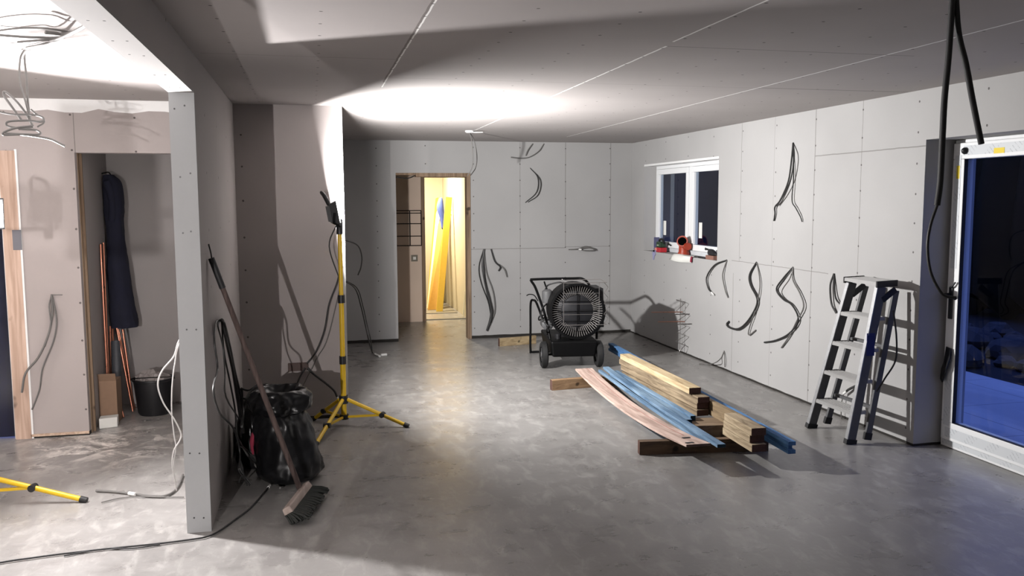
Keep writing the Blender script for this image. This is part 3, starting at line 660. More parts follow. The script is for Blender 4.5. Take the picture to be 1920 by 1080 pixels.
for s_, pts in enumerate(([(-.21, .3, .62), (-.27, .2, .58), (-.29, .12, .50), (-.25, .08, .44), (-.2, .05, .40)], [(-.22, .4, .46), (-.29, .3, .45), (-.30, .2, .50), (-.26, .15, .52)], [(-.19, .2, .30), (-.24, .1, .36), (-.22, .02, .44), (-.16, .02, .46)], [(-.22, .32, .77), (-.2, .25, .82), (-.1, .2, .85), (-.02, .2, .84)])):
    q.tube(smooth([H(*p) for p in pts]), .008, 8)
q.build('hoses', 'rubber', ht)
tub([H(-.25, .72, .60), H(-.29, .74, .66), H(-.34, .76, .67), H(-.37, .77, .655)], .006).build('hook', 'black_steel', ht)
tub([H(-.20, .58, .82), H(-.19, .45, .76), H(-.17, .3, .70)], .009).build('stay', 'black_steel', ht)

# ------------------------------------------------------------------ cable tails
def cable_bundle(label, strands, group=None, name='cable_tail', cat='cable', tips=(), bundle=None):
    """strands: list of (points, radius, material); one thing, each strand a part"""
    p0 = Vector(strands[0][0][0]); t = thing(name, label, cat, p0, group)
    for pts, r, mt in strands: MB().tube(smooth(pts, 5), r*.86, 7).build('strand', mt, t)
    for p, q_, r in tips: MB().tube([p, q_], r, 8).build('connector', 'conn', t)
    return t
def onR(l, off=.011, bulge=.012):
    n = len(l)-1; return [at(*p, x=XR-(.004 if i == 0 else off+bulge*math.sin(math.pi*i/max(1, n)))) for i, p in enumerate(l)]
def onB(l, off=.012, bulge=.014):
    n = len(l)-1; return [at(*p, y=YB-(.004 if i == 0 else off+bulge*math.sin(math.pi*i/max(1, n)))) for i, p in enumerate(l)]
DKc, GYc = 'cable_dark', 'cable_grey'
cable_bundle('dark cables hanging highest on the right wall, splayed like an A', [
    (onR([(1487, 268), (1484, 300), (1478, 340), (1463, 375), (1453, 388), (1453, 400), (1451, 414)]), .008, DKc),
    (onR([(1487, 268), (1489, 295), (1483, 335), (1470, 365), (1456, 386)], .03), .007, DKc),
    (onR([(1487, 268), (1488, 330), (1485, 375), (1492, 390), (1500, 405), (1504, 416)]), .0055, DKc)], 'cable tails on the right wall')
r = onR([(1363, 488), (1340, 497), (1325, 520), (1328, 540), (1334, 548)])
cable_bundle('looped cables just below the right corner of the window, one tip white', [
    (r, .009, DKc), (onR([(1363, 488), (1357, 505), (1355, 520), (1360, 545), (1365, 558)]), .0075, GYc)], 'cable tails on the right wall',
    tips=[(r[-1], at(1338, 553, x=XR-.02), .008)])
cable_bundle('cable tail second from the window, ending in a dark hook', [
    (onR([(1419, 492), (1406, 515), (1408, 535), (1420, 560), (1416, 580), (1400, 605), (1384, 617), (1368, 614), (1363, 608), (1367, 603)]), .012, DKc),
    (onR([(1419, 492), (1424, 520), (1424, 545), (1415, 585), (1405, 615), (1404, 628), (1417, 619)]), .0065, GYc)], 'cable tails on the right wall')
cable_bundle('cable tail third from the window, two strands crossing in a diamond', [
    (onR([(1487, 501), (1470, 520), (1456, 541), (1465, 558), (1485, 572), (1497, 600), (1480, 625), (1455, 638), (1433, 642)]), .0085, DKc),
    (onR([(1487, 503), (1473, 522), (1458, 545), (1468, 561), (1480, 568)], .03), .007, DKc),
    (onR([(1487, 501), (1487, 525), (1500, 550), (1507, 575), (1495, 600), (1480, 630), (1465, 652)]), .0075, GYc)], 'cable tails on the right wall')
cable_bundle('short cable tail left of the ladder top', [
    (onR([(1564, 513), (1557, 535), (1559, 568), (1568, 587)]), .009, DKc), (onR([(1564, 513), (1566, 555), (1575, 570), (1584, 577)]), .008, DKc)], 'cable tails on the right wall')
l = onR([(1358, 658), (1352, 671)]); f = [at(1330, 683, z=.012), at(1311, 682, z=.008)]
cable_bundle('thin grey cable low on the right wall, end lying on the floor', [
    ([l[0], l[1], at(1343, 679, x=XR-.07), *f], .006, GYc), (onR([(1358, 658), (1359, 675), (1359, 688)], .012, .01), .005, GYc)])
cable_bundle('long bundle of dark cables on the back wall right of the doorway', [
    (onB([(908, 467), (905, 500), (913, 545), (921, 580), (919, 600), (913, 620)]), .016, DKc),
    (onB([(907, 467), (898, 500), (902, 530), (915, 565), (920, 590)]), .007, DKc),
    (onB([(908, 467), (912, 510), (924, 545), (928, 580), (921, 605)]), .009, GYc),
    (onB([(908, 468), (908, 520), (918, 560), (923, 590), (914, 618)], .04), .008, DKc)], 'cable tails on the back wall')
cable_bundle('short forked dark cable beside the long bundle on the back wall', [
    (onB([(921, 467), (928, 490), (938, 500), (935, 508)]), .012, DKc), (onB([(936, 496), (946, 505), (951, 519)]), .011, GYc)], 'cable tails on the back wall')
cable_bundle('crescent of thin cables high on the back wall', [
    (onB([(994, 315), (1008, 333), (1006, 360), (985, 380)]), .0055, DKc), (onB([(994, 315), (1013, 338), (1009, 365), (990, 379)]), .0055, DKc)], 'cable tails on the back wall')
cable_bundle('grey strands on the back wall at the ceiling edge, above the crescent cables', [  # short grey strands along the top of the back wall
    (onB([(999, 270), (990, 282), (986, 292)]), .009, GYc), (onB([(1020, 270), (1010, 284), (992, 295), (975, 297), (958, 295)]), .008, GYc)], 'cable tails on the back wall')
c0 = [(1066, 468), (1082, 467), (1100, 462), (1115, 469), (1098, 470), (1086, 468)]
cable_bundle('small grey coiled cable on the seam of the back wall above the heater', [
    (onB(c0, .03), .008, GYc), (onB([(1088, 467), (1100, 464), (1112, 466), (1117, 469)], .04), .01, GYc)], 'cable tails on the back wall',
    tips=[(at(1085, 467, y=YB-.04), at(1090, 468, y=YB-.04), .011)])
# ceiling rose with a cable at the back
p = at(880, 245, z=C)
t = thing('ceiling_cable', 'white cable outlet on the ceiling near the back doorway, with thin cables', 'cable', p)
MB().lathe([(.045, 0), (.045, -.012), (.03, -.022)], p, n=18).build('outlet_ring', 'white_trim', t)
MB().tube(smooth([p-Vector((0, 0, .01)), p+Vector((.07, .1, -.1)), p+Vector((.105, .15, -.25)), p+Vector((.09, .15, -.37)), p+Vector((.03, .1, -.45))]), .0055, 6).build('strand', GYc, t)
MB().tube(smooth([p-Vector((0, 0, .01)), p+Vector((.03, .02, -.12)), p+Vector((.045, .05, -.28)), p+Vector((.03, .04, -.38)), p+Vector((-.02, .02, -.46))]), .004, 6).build('strand', GYc, t)
MB().tube(smooth([p-Vector((0, 0, .01)), p+Vector((.05, -.05, -.02)), p+Vector((.13, -.05, -.018))]), .006, 6).build('strand', 'cable_white', t)
xw_ = 3.86
t = thing('wire_mesh_panel', 'bent zigzag wire mesh panel standing at the right wall beyond the heater', 'wire mesh', at(1275, 655, x=xw_))
zz = [at(px, py, x=xw_+(.05 if i % 2 else 0)) for i, (px, py) in enumerate(((1268, 562), (1285, 568), (1268, 583), (1287, 590), (1268, 603), (1287, 612), (1268, 622), (1285, 630), (1266, 640), (1284, 648), (1274, 658)))]
zz[-1].z = max(.004, zz[-1].z); MB().tube(zz, .005, 6).build('zigzag_wire', 'wire', t)
u0 = at(1276, 560, x=xw_+.03); MB().tube([u0, (u0.x, u0.y-.0, .002)], .0036, 6).build('upright', 'wire', t)
for y_, x0_, x1_ in ((585, 1222, 1279), (603, 1234, 1283)): MB().tube([at(x0_, y_+.5, x=xw_-.03), at(x1_, y_, x=xw_-.01)], .006, 6).build('cross_wire', 'copper', t)
l = [at(*p, x=XR-.03) for p in ((1603, 722), (1592, 730), (1582, 738), (1578, 755), (1577, 775), (1579, 792))]; l[0].x = XR-.004
cable_bundle('thin cable low on the right wall seen between the ladder rails, with a white joint', [(l[2:], .0045, GYc), (l[:2]+[l[1].lerp(l[2], .5)], .011, DKc)], tips=[(l[1].lerp(l[2], .4), l[2], .0095)])
# thick black cables hanging from the ceiling on the right
y = 2.60
c = [at(px, py, y=y) for px, py in ((1787, -28), (1779, 100), (1771, 185), (1767, 260), (1763, 340), (1757, 385))]; c[0].z = 2.4
tt = thing('ceiling_cable', 'thick black cable hanging from the ceiling, the longer one reaching handle height', 'cable', c[0], 'black cables hanging by the glazed door')
MB().tube(smooth(c), .0105, 10).build('sheath', 'rubber', tt)
c2 = [c[-1]]+[at(px, py, y=y) for px, py in ((1744, 425), (1739, 465), (1745, 510), (1762, 545), (1775, 556), (1792, 558))]
MB().tube(smooth(c2), .0052, 8).build('inner_core', 'cable_dark', tt)
c = [at(px, py, y=y) for px, py in ((1791, -28), (1797, 60), (1811, 120), (1824, 190), (1840, 270))]; c[0].z = 2.4
tt = thing('ceiling_cable', 'shorter thick black cable hanging from the ceiling in front of the door head', 'cable', c[0], 'black cables hanging by the glazed door')
MB().tube(smooth(c), .0105, 10).build('sheath', 'rubber', tt)
# middle of the room: box and cables on the bulkhead
bx = at(559, 687, y=YL)
t = thing('junction_box', 'brown junction box on the pier with dark cables running from it', 'junction box', (bx.x, YL, bx.z))
MB().box(bx.x-.075, bx.x+.075, YL-.03, YL, bx.z-.03, bx.z+.03).build('box', 'brown_box', t, bevel=.003)
def onY(l, y, off=.03): return [at(*p, y=y-off) for p in l]
MB().tube(smooth(onY([(640, 495), (632, 530), (617, 570), (608, 620), (592, 660), (575, 682)], YL, .04)), .0062, 8).build('strand', DKc, t)
MB().tube(smooth(onY([(572, 690), (560, 712), (551, 740), (545, 762)], YL, .05)), .0062, 8).build('strand', DKc, t)
MB().tube(smooth(onY([(641, 520), (628, 580), (612, 640), (596, 668), (580, 700), (566, 728), (558, 750)], YL, .02)), .0035, 8).build('strand', GYc, t)
e = onY([(576, 690), (590, 703), (610, 718), (626, 732), (632, 744)], YL, .03)
MB().tube(smooth(e), .008, 8).build('strand', DKc, t); MB().tube([e[-1], at(635, 750, y=YL-.03)], .007, 8).build('connector', 'conn', t)
yy = 8.4
a = [at(px, py, y=yy) for px, py in ((651, 447), (668, 458), (678, 478), (677, 500), (671, 516))]; a[0].x = .252
cable_bundle('dark cable loop sticking out of the pier side behind the work light', [(a, .0075, DKc)], 'cables on the pier side')
a = [at(px, py, y=yy) for px, py in ((653, 521), (665, 540), (677, 575), (685, 610), (692, 640))]; a[0].x = .252
b = [at(698, 661, z=.012), at(703, 664, z=.01)]
a2 = [p+Vector((.02, .05, 0)) for p in a]; a2[0] = a[0]
cable_bundle('two dark cables from the pier side down to white ends on the floor', [(a+b, .0075, DKc), (a2+[b[0]+Vector((.0, .03, 0))], .006, DKc)], 'cables on the pier side',
             tips=[(b[1], at(712, 668, z=.012), .012), (at(714, 666, z=.012), at(725, 665, z=.012), .016)])
# partition: bundle of cables hanging to the floor by the rubbish bag
def onP(l, off): return [at(*p, x=XL+off) for p in l]
st = []
hole = at(413, 601, x=XL+.004)
paths = [([(405, 605), (402, 640), (408, 690), (400, 730), (412, 775), (436, 800), (452, 836)], .03, .006, DKc), ([(418, 603), (425, 640), (436, 690), (446, 745), (452, 790)], .05, .011, DKc),
         ([(416, 606), (420, 660), (432, 720), (441, 770), (444, 815), (450, 850), (448, 880)], .04, .006, DKc), ([(409, 612), (418, 650), (422, 700), (424, 745), (450, 790), (452, 820)], .045, .005, DKc),
         ([(420, 606), (431, 650), (441, 700), (452, 745), (456, 775), (453, 800)], .06, .009, DKc)]
for pts, off, rr, mt in paths: st.append(([hole]+[at(*p, x=XL+off+.012*i) for i, p in enumerate(pts)], rr, mt))
g = [at(px, py, z=.02) for px, py in ((505, 918), (490, 897), (470, 872))]
st.append((([at(452, 836, x=XL+.10), at(478, 858, x=XL+.16), at(505, 890, x=XL+.24)]+[at(525, 915, z=.03)]), .008, GYc))
st.append((([at(448, 826, x=XL+.09), at(470, 862, x=XL+.14), at(490, 885, x=XL+.2), at(503, 897, z=.03)]), .007, GYc))
for k in range(4):
    a0 = at(450, 862, x=XL+.1); st.append(([a0, a0+Vector((random.uniform(-.03, .05), -.02, -.06)), a0+Vector((random.uniform(-.05, .07), random.uniform(-.1, .0), -.13))], .005, DKc))
cable_bundle('thick bundle of cables drooping from the partition beside the broom', st)
# long black lead over the floor
lead = [at(px, py, z=.008) for px, py in ((503, 914), (495, 924), (470, 952), (440, 975), (410, 996), (385, 1007), (340, 1014), (290, 1020), (200, 1029), (120, 1038), (60, 1046), (0, 1055), (-120, 1080))]
t = thing('extension_lead', 'thin black lead across the floor in front of the partition', 'cable', lead[0])
MB().tube(smooth(lead), .0048, 8).build('cord', 'rubber', t); MB().tube([lead[0], lead[0]+(lead[0]-lead[2]).normalized()*.035], .008, 8).build('connector', 'conn', t)
ld2 = [at(px, py, z=.007) for px, py in ((300, 1021), (250, 1028), (190, 1030), (120, 1042))]
MB().tube(smooth(ld2), .0038, 8).build('cord', 'rubber', t)
# grey cables at the left of the partition
xx = XL2-.012
a = [at(px, py, x=xx-.01*i) for i, (px, py) in enumerate(((336, 640), (326, 668), (304, 695), (296, 722), (300, 752)))]
gg = [at(px, py, z=zz) for px, py, zz in ((322, 785, .32), (337, 812, .22), (338, 826, .15), (325, 850, .09), (324, 880, .03), (330, 918, .012))]
def yfix(l, y): return [at(px, py, y=y) for px, py in l]
s1 = yfix([(336, 638), (326, 668), (304, 695), (296, 722), (306, 755), (326, 785), (339, 812), (337, 826), (326, 845), (323, 870), (327, 895), (331, 920)], 5.0); s1[-1].z = max(s1[-1].z, .01)
s1.insert(0, Vector((XL2+.003, 5.06, s1[0].z+.10)))
s2 = [Vector((XL2+.003, 5.06, s1[0].z))]+yfix([(336, 645), (328, 680), (323, 720), (322, 770), (326, 812), (330, 840), (326, 868), (325, 890)], 5.06)
cable_bundle('pair of pale cables hanging from the left face of the partition', [(s1, .0048, 'cable_pale'), (s2, .004, 'cable_pale')])
s3 = [at(px, py, z=.01) for px, py in ((180, 920), (215, 922), (250, 926), (285, 930), (312, 929), (332, 915), (343, 890))]
s4 = [at(px, py, z=.008) for px, py in ((190, 942), (225, 934), (260, 931), (300, 932), (345, 932))]
cable_bundle('grey cable lying on the floor left of the partition, white joint near its end', [(s3, .008, GYc), (s4, .004, GYc)], tips=[(at(242, 925, z=.012), at(254, 927, z=.012), .011)])
# side room wall cable tail
def onL(l, off=.02): return [at(*p, y=6.64-(.004 if i == 0 else off+.02*math.sin(math.pi*i/len(l)))) for i, p in enumerate(l)]
cable_bundle('grey cable tail on the side room wall left of the closet', [
    (onL([(97, 552), (98, 590), (90, 630), (72, 670), (48, 700), (41, 736)]), .009, GYc), (onL([(97, 552), (106, 600), (100, 640), (80, 690), (74, 730), (60, 768)]), .007, GYc),
    (onL([(97, 552), (92, 575), (95, 610), (84, 650)]), .006, GYc), (onL([(97, 553), (108, 553), (117, 553)], .012), .004, GYc)])
# coils under the side room ceiling
hp = Vector((XL2+.002, 3.02, 2.25)); zc = 2.33
def onC(l, z): return [at(*p, z=z) for p in l]
A0 = at(47, 92, z=2.403)
s = [([hp]+onC([(140, 60), (90, 54), (45, 53), (0, 58), (-30, 66)], 2.36), .006, GYc), ([hp]+onC([(130, 63), (85, 61)], 2.34), .008, GYc),
     ([hp]+onC([(120, 69), (60, 70), (0, 66)], 2.37), .006, GYc), ([hp]+onC([(110, 72), (70, 76), (34, 79)], 2.35), .006, GYc), ([hp]+onC([(115, 72), (75, 84), (50, 89)], 2.39), .0055, GYc)]
cable_bundle('pale cables looped under the side room ceiling from the header', s)
Y0 = 4.6
def onH(l, y=Y0): return [at(*p, y=y) for p in l]
p0 = A0
s = [([p0]+onH([(38, 110), (37, 150), (45, 180), (52, 205), (60, 238)]), .0055, GYc), ([p0]+onH([(46, 110), (50, 150), (52, 190), (57, 225), (62, 238)], 4.63), .006, GYc),
     (onH([(62, 238), (50, 215), (35, 195), (20, 180), (8, 172), (8, 180), (22, 200), (40, 225)]), .007, GYc), (onH([(62, 238), (35, 240), (14, 236), (16, 228), (50, 226), (78, 228), (80, 220), (60, 215), (20, 214), (-20, 205)], 4.57), .006, GYc),
     (onH([(62, 236), (30, 240), (8, 248), (8, 253), (40, 252), (74, 252), (68, 244), (35, 242)], 4.55), .006, GYc), (onH([(10, 250), (40, 252), (70, 256), (95, 261), (110, 268), (122, 274)], 4.62), .007, GYc),
     (onH([(58, 205), (66, 212), (80, 222), (82, 230), (70, 238)], 4.66), .005, GYc)]
cable_bundle('tangled coil of pale cables dangling from the side room ceiling', s)

# ------------------------------------------------------------------ broom, bag and clutter by the partition
bt = at(396, 484, x=XL+.02); bb = Vector((-.105, 4.83, .095))
br = thing('broom', 'old wooden broom leaning on the partition in front of the black bag', 'broom', (-.09, 4.7, 0))
d = (bt-bb).normalized()
MB().tube([bb-d*.03, bb+d*.5, bb+d*1.0, bt-d*.16], [.0155, .015, .014, .0135], 12).build('handle', 'broom_wood', br)
MB().tube([bt-d*.17, bt], [.0165, .0165], 12).build('grip', 'rubber', br)
MB().tube(smooth([bt-d*.01, bt+Vector((.0, -.01, .03)), bt+Vector((-.008, -.02, .075))]), .004, 6).build('hanging_loop', 'rubber', br)
h0, h1 = Vector((-.155, 4.50, .05)), Vector((-.055, 4.90, .05)); ax = (h1-h0).normalized(); sd = Vector((ax.y, -ax.x, 0))
tl = (sd*.45+Vector((0, 0, 1))).normalized(); sw = Vector((0, 0, 1)).cross(ax).cross(Vector((0, 0, 1)))
q = MB(); u = (Vector((0, 0, 1))-sd*.55).normalized(); v_ = ax.cross(u)
if v_.dot(sd) < 0: v_ = -v_
c0 = h0+Vector((0, 0, .012)); c1 = h1+Vector((0, 0, .012))
def bh(c, a_, b_): return c+v_*a_+u*b_
q.hexa([bh(c0, -.028, -.01), bh(c0, .028, -.01), bh(c1, .028, -.01), bh(c1, -.028, -.01)], [bh(c0, -.022, .028), bh(c0, .022, .028), bh(c1, .022, .028), bh(c1, -.022, .028)])
q.build('head_block', 'broom_head', br, bevel=.006)
q = MB()
for i in range(46):
    for j in range(5):
        t_ = (i+.5)/46; a_ = (j-2)*.011
        s0 = bh(h0.lerp(h1, t_)+Vector((0, 0, .012)), a_, -.01); fl = .028+abs(a_)*.4
        e = s0+sd*(.062+a_*1.2+random.uniform(-.012, .012))+ax*random.uniform(-.012, .012)+ax*(t_-.5)*.07; e.z = max(.003, .008+random.uniform(-.004, .006)+(a_+.022)*.75)
        q.tube([s0, s0.lerp(e, .6)+Vector((0, 0, .004)), e], [.006, .007, .0055], 5)
q.build('bristles', 'bristle', br)
# rubbish bag
def blob(rings, n=28, wob=.02, seed=1):
    rnd = random.Random(seed); q = MB(); ph = [rnd.uniform(0, 6.28) for _ in range(8)]
    vs = []; fs = []
    for k, (cx, cyy, z, rx, ry) in enumerate(rings):
        for j in range(n):
            a = 2*math.pi*j/n; w_ = 1+wob*(math.sin(5*a+ph[0]+k*.7)+.7*math.sin(9*a+ph[1]-k*1.3)+.5*math.sin(13*a+ph[2]+k*2.1))+rnd.uniform(-wob, wob)*.5
            vs.append((cx+rx*w_*math.cos(a), cyy+ry*w_*math.sin(a), z+rnd.uniform(-.004, .004)*(k > 0)))
    for k in range(len(rings)-1):
        for j in range(n): fs.append((k*n+j, k*n+(j+1) % n, (k+1)*n+(j+1) % n, (k+1)*n+j))
    fs += [tuple(range(n-1, -1, -1)), tuple((len(rings)-1)*n+j for j in range(n))]
    return q.add(vs, fs, True)
from mathutils import noise as mn
def crumple(prof, n=84, m=56, amp=.022, fold=.012, seed=0):
    P = smooth([Vector((c[0], c[1], c[2])) for c in prof], 8); Q = smooth([Vector((c[3], c[4], 0)) for c in prof], 8); vs = []; fs = []; so = Vector((seed*3.1, seed*1.7, 0))
    for k, (p, r) in enumerate(zip(P, Q)):
        for j in range(n):
            a = 2*math.pi*j/n; d = Vector((math.cos(a), math.sin(a), 0)); b = Vector((p.x+r.x*d.x, p.y+r.y*d.y, p.z)); t = Vector((b.x, b.y, b.z*.45))
            w_ = amp*(1-2*abs(mn.noise(t*7+so)))+fold*(1-2*abs(mn.noise(t*17+so)))+fold*.5*mn.noise(b*40+so)
            e = min(1, max(.05, p.z/.05)); v = b+d*w_*e*min(1, r.x*9); v.z = max(0.002, v.z+.4*fold*mn.noise(b*21+so)*(k > 1)); vs.append(v)
    N_ = len(P)
    for k in range(N_-1):
        for j in range(n): fs.append((k*n+j, k*n+(j+1) % n, (k+1)*n+(j+1) % n, (k+1)*n+j))
    fs += [tuple(range(n-1, -1, -1)), tuple((N_-1)*n+j for j in range(n))]
    return MB().add(vs, fs, True)
bg_ = thing('rubbish_bag', 'full black plastic rubbish bag standing behind the broom', 'bag', (-.17, 5.30, 0))
crumple([(-.17, 5.30, .0, .14, .16), (-.165, 5.30, .03, .17, .19), (-.165, 5.30, .12, .175, .195), (-.185, 5.30, .24, .165, .185), (-.20, 5.31, .34, .15, .17), (-.215, 5.32, .415, .115, .135), (-.215, 5.32, .45, .105, .12)], seed=3).build('bag_body', 'bag', bg_)
crumple([(-.215, 5.32, .41, .115, .13), (-.21, 5.32, .44, .15, .165), (-.21, 5.32, .485, .16, .175), (-.205, 5.32, .53, .14, .15), (-.205, 5.32, .55, .11, .125), (-.205, 5.32, .53, .09, .10), (-.205, 5.32, .48, .05, .06)], amp=.03, fold=.016, seed=6).build('gathered_top', 'bag', bg_)
# second smaller bag / sack at its left
s2_ = crumple([(-.36, 5.62, .0, .11, .12), (-.36, 5.62, .04, .13, .14), (-.36, 5.62, .2, .125, .13), (-.35, 5.62, .33, .10, .11), (-.34, 5.62, .43, .08, .085), (-.33, 5.62, .5, .05, .05), (-.32, 5.62, .52, .02, .02)], n=64, seed=9).build('sack', 'bag', origin=(-.36, 5.62, 0))
tag(s2_, 'small crumpled black sack between the partition and the rubbish bag', 'sack')
p = at(482, 825, y=5.28)
q = MB().tube(smooth([p+Vector((.02, .02, .08)), p+Vector((-.0, -.01, .06)), p+Vector((-.025, -.015, .02)), p+Vector((-.03, -.01, -.04)), p+Vector((-.026, 0, -.085))]), [.018]*4+[.02]*5+[.016]*5+[.012]*5+[.008]*2, 9, flat=.6)
tag(q.build('maroon_strap', 'maroon', origin=p), 'maroon cloth strap poking out beside the black bag', 'strap')
# garden fork like rake head (curved black prongs)
rk0 = at(452, 728, y=5.62); rk1 = at(455, 800, y=5.62)
t = thing('plastic_rake', 'black rake head with curved prongs standing by the partition', 'rake', (rk1.x, rk1.y, 0))
MB().tube([(rk1.x-.01, rk1.y, .005), (rk1.x, rk1.y, rk1.z), (rk0.x, rk0.y, rk0.z)], .012, 8).build('head_bar', 'black', t)
for k in range(5):
    s0 = rk0.lerp(rk1, k/4.2); tp_ = s0+Vector((.12-.012*k, 0, .035-.01*k))
    MB().tube(smooth([s0, s0+Vector((.05, -.01, -.012)), tp_]), [.007]*6+[.005]*7, 7).build('prong', 'black', t)
# dark crate
cr = thing('plastic_crate', 'low dark crate on the floor between the partition and the black bags', 'crate', (-.43, 5.86, 0))
MB().box(-.52, -.28, 5.80, 6.1, 0, .02).box(-.52, -.28, 5.80, 5.815, .02, .20).box(-.52, -.28, 6.085, 6.1, .02, .2).box(-.52, -.505, 5.815, 6.085, .02, .2).box(-.295, -.28, 5.815, 6.085, .02, .2).build('body', 'black', cr)
MB().box(-.53, -.27, 5.79, 5.80, .18, .205).build('rim', 'black', cr)
# conduit offcut (grey pipe)
a, b = at(437, 690, x=XL+.055), at(456, 812, x=XL+.10)
a_ = at(434, 668, x=XL+.05)
q = MB().tube([a, b, b+(b-a).normalized()*.0], .012, 10)
tag(q.build('grey_conduit', 'cable_grey', origin=b), 'short grey conduit hanging in the cable bundle on the partition', 'conduit')

# ------------------------------------------------------------------ closet
YC = 7.42
ct = thing('hanging_coat', 'long dark navy coat hanging in the closet', 'coat', (-1.535, YC+.0, 1.9))
rings = []
for (pl, pr, py, dep) in ((181, 203, 328, .05), (175, 210, 345, .07), (173, 211, 390, .08), (175, 210, 410, .08), (173, 208, 450, .085), (174, 214, 500, .09), (178, 222, 545, .09), (182, 231, 580, .095), (184, 236, 605, .095), (186, 238, 614, .09)):
    L, Rr = at(pl, py, y=YC), at(pr, py, y=YC); cx = max((L.x+Rr.x)/2, -1.595+(Rr.x-L.x)/2); rings.append((cx, YC, (L.z+Rr.z)/2, (Rr.x-L.x)/2, dep))
rings.reverse()
COATR = rings; cb = None
crumple([(r[0], r[1], r[2], r[3]*.92, r[4]*.92) for r in rings], amp=.012, fold=.008, seed=11).build('coat_body', 'coat', ct)
z1 = rings[-1][2]
MB().tube(smooth([(-1.53, YC, z1-.02), (-1.55, YC, z1+.02), (-1.59, YC, z1+.015), (-1.603, YC, z1+.01)]), .005, 6).build('hook', 'black_steel', ct)
sl = [at(px, py, y=YC-.075) for px, py in ((200, 340), (208, 365), (211, 395), (209, 415))]
MB().tube(smooth(sl), [.03]*8+[.026]*11, 10).build('sleeve', 'coat', ct)
# copper pipes leaning
cp = [((174, 455), (181, 707), 7.22), ((176, 458), (204, 764), 7.12), ((192, 612), (206, 716), 7.3), ((219, 615), (250, 776), 7.28), ((230, 618), (252, 776), 7.34), ((190, 610), (214, 770), 7.38), ((222, 617), (246, 735), 7.40)]
labs = ['copper pipe left of the coat, upright against the closet side', 'long copper pipe leaning across the left edge of the coat', 'short copper pipe just below the coat hem on the left', 'copper pipe leaning right of the coat towards the black bucket, the nearer one',
        'copper pipe leaning right of the coat, the one behind its twin', 'thin copper pipe behind the dark grey tube', 'copper pipe under the coat with its foot behind the bucket']
for (a, b, y), lb in zip(cp, labs):
    A, B = at(*a, y=y+.06), at(*b, y=y); A.x = max(A.x, -1.585); B.x = max(B.x, -1.585)
    B2 = A+(B-A)*((A.z-.008)/(A.z-B.z)) if B.z > .02 or B.z < .008 else B
    q = MB().tube([A, B2], .0085, 10); tag(q.build('copper_pipe', 'copper', origin=B2), lb, 'pipe', 'copper pipes in the closet')
A, B = at(217, 640, y=7.34), at(222, 785, y=7.15); B.z = .0; q = MB().tube([A, B+Vector((0, 0, .002))], .036, 16); tag(q.build('grey_tube', plain('dark_grey_pipe', (.06, .065, .075), .5), origin=B), 'thick dark grey tube leaning below the coat', 'pipe')
# bent copper off-cuts on the floor
q = MB().tube(smooth([at(px, py, y=7.05) for px, py in ((215, 783), (213, 765), (219, 764), (222, 780))]), .007, 8)
for v in q.v: v.z = max(v.z, .007)
tag(q.build('copper_offcut', 'copper', origin=at(217, 782, y=7.05)), 'small bent copper offcut on the closet floor', 'pipe')
A, B = at(219, 735, y=7.2), at(232, 776, y=7.1); B.z = .008; q = MB().tube([A, B], .007, 8); tag(q.build('copper_offcut', 'copper', origin=B), 'short pale copper offcut leaning by the grey tube', 'pipe')
# cardboard box and white block
MB().box(-1.60, -1.475, 6.98, 7.2, 0, .36)
cbx = thing('cardboard_box', 'tall brown cardboard box in the closet corner behind the white block', 'box', (-1.54, 7.05, 0))
MB().box(-1.6, -1.475, 6.95, 7.12, 0, .33).build('carton', 'brown_card', cbx)
MB().hexa([(-1.6, 6.95, .33), (-1.475, 6.95, .33), (-1.475, 6.953, .33), (-1.6, 6.953, .33)], [(-1.6, 6.925, .39), (-1.475, 6.925, .39), (-1.475, 6.928, .39), (-1.6, 6.928, .39)]).build('flap', 'brown_card', cbx)
q = MB().hexa([(-1.575, 6.80, 0), (-1.455, 6.835, 0), (-1.465, 6.93, 0), (-1.585, 6.90, 0)], [(-1.575, 6.80, .075), (-1.455, 6.835, .075), (-1.465, 6.93, .075), (-1.585, 6.90, .075)])
tag(q.build('white_block', 'paper', origin=(-1.52, 6.86, 0), bevel=.003), 'small white block on the floor at the closet corner', 'block')
# bucket with crumpled sheet
bk = thing('bucket', 'black builders bucket in the closet holding a crumpled clear sheet', 'bucket', (-1.255, 7.22, 0))
MB().lathe([(.115, 0), (.125, .02), (.15, .27), (.16, .275), (.16, .29), (.148, .29), (.118, .025), (.0, .02)], (-1.255, 7.22, 0), n=30, cap=False).build('shell', 'black', bk)
MB().tube(smooth([(-1.415, 7.22, .275), (-1.40, 7.15, .30), (-1.255, 7.08, .315), (-1.11, 7.15, .30), (-1.095, 7.22, .275)]), .004, 6).build('handle', 'black_steel', bk)
q = MB(); n = 15; rnd = random.Random(4); g = {}
for i in range(n):
    for j in range(n):
        u, v = i/(n-1)-.5, j/(n-1)-.5; r = math.hypot(u, v)
        k = .27 if r < .5 else .27*.5/r
        q.v.append(Vector((-1.255+u*k*.98, 7.22+v*k*.98, .27+.07*math.exp(-((u+.1)**2+(v-.1)**2)*6)+rnd.uniform(-.018, .018))))
for i in range(n-1):
    for j in range(n-1): a = i*n+j; q.f.append((a, a+n, a+n+1, a+1)); q.sm.append(False)
tag(q.build('polythene_sheet', plain('cloudy_polythene', (.30, .27, .26), .35), origin=(-1.255, 7.22, .29)), 'crumpled cloudy plastic sheet stuffed in the black bucket', 'sheet').modifiers.new('t', 'SOLIDIFY').thickness = .002

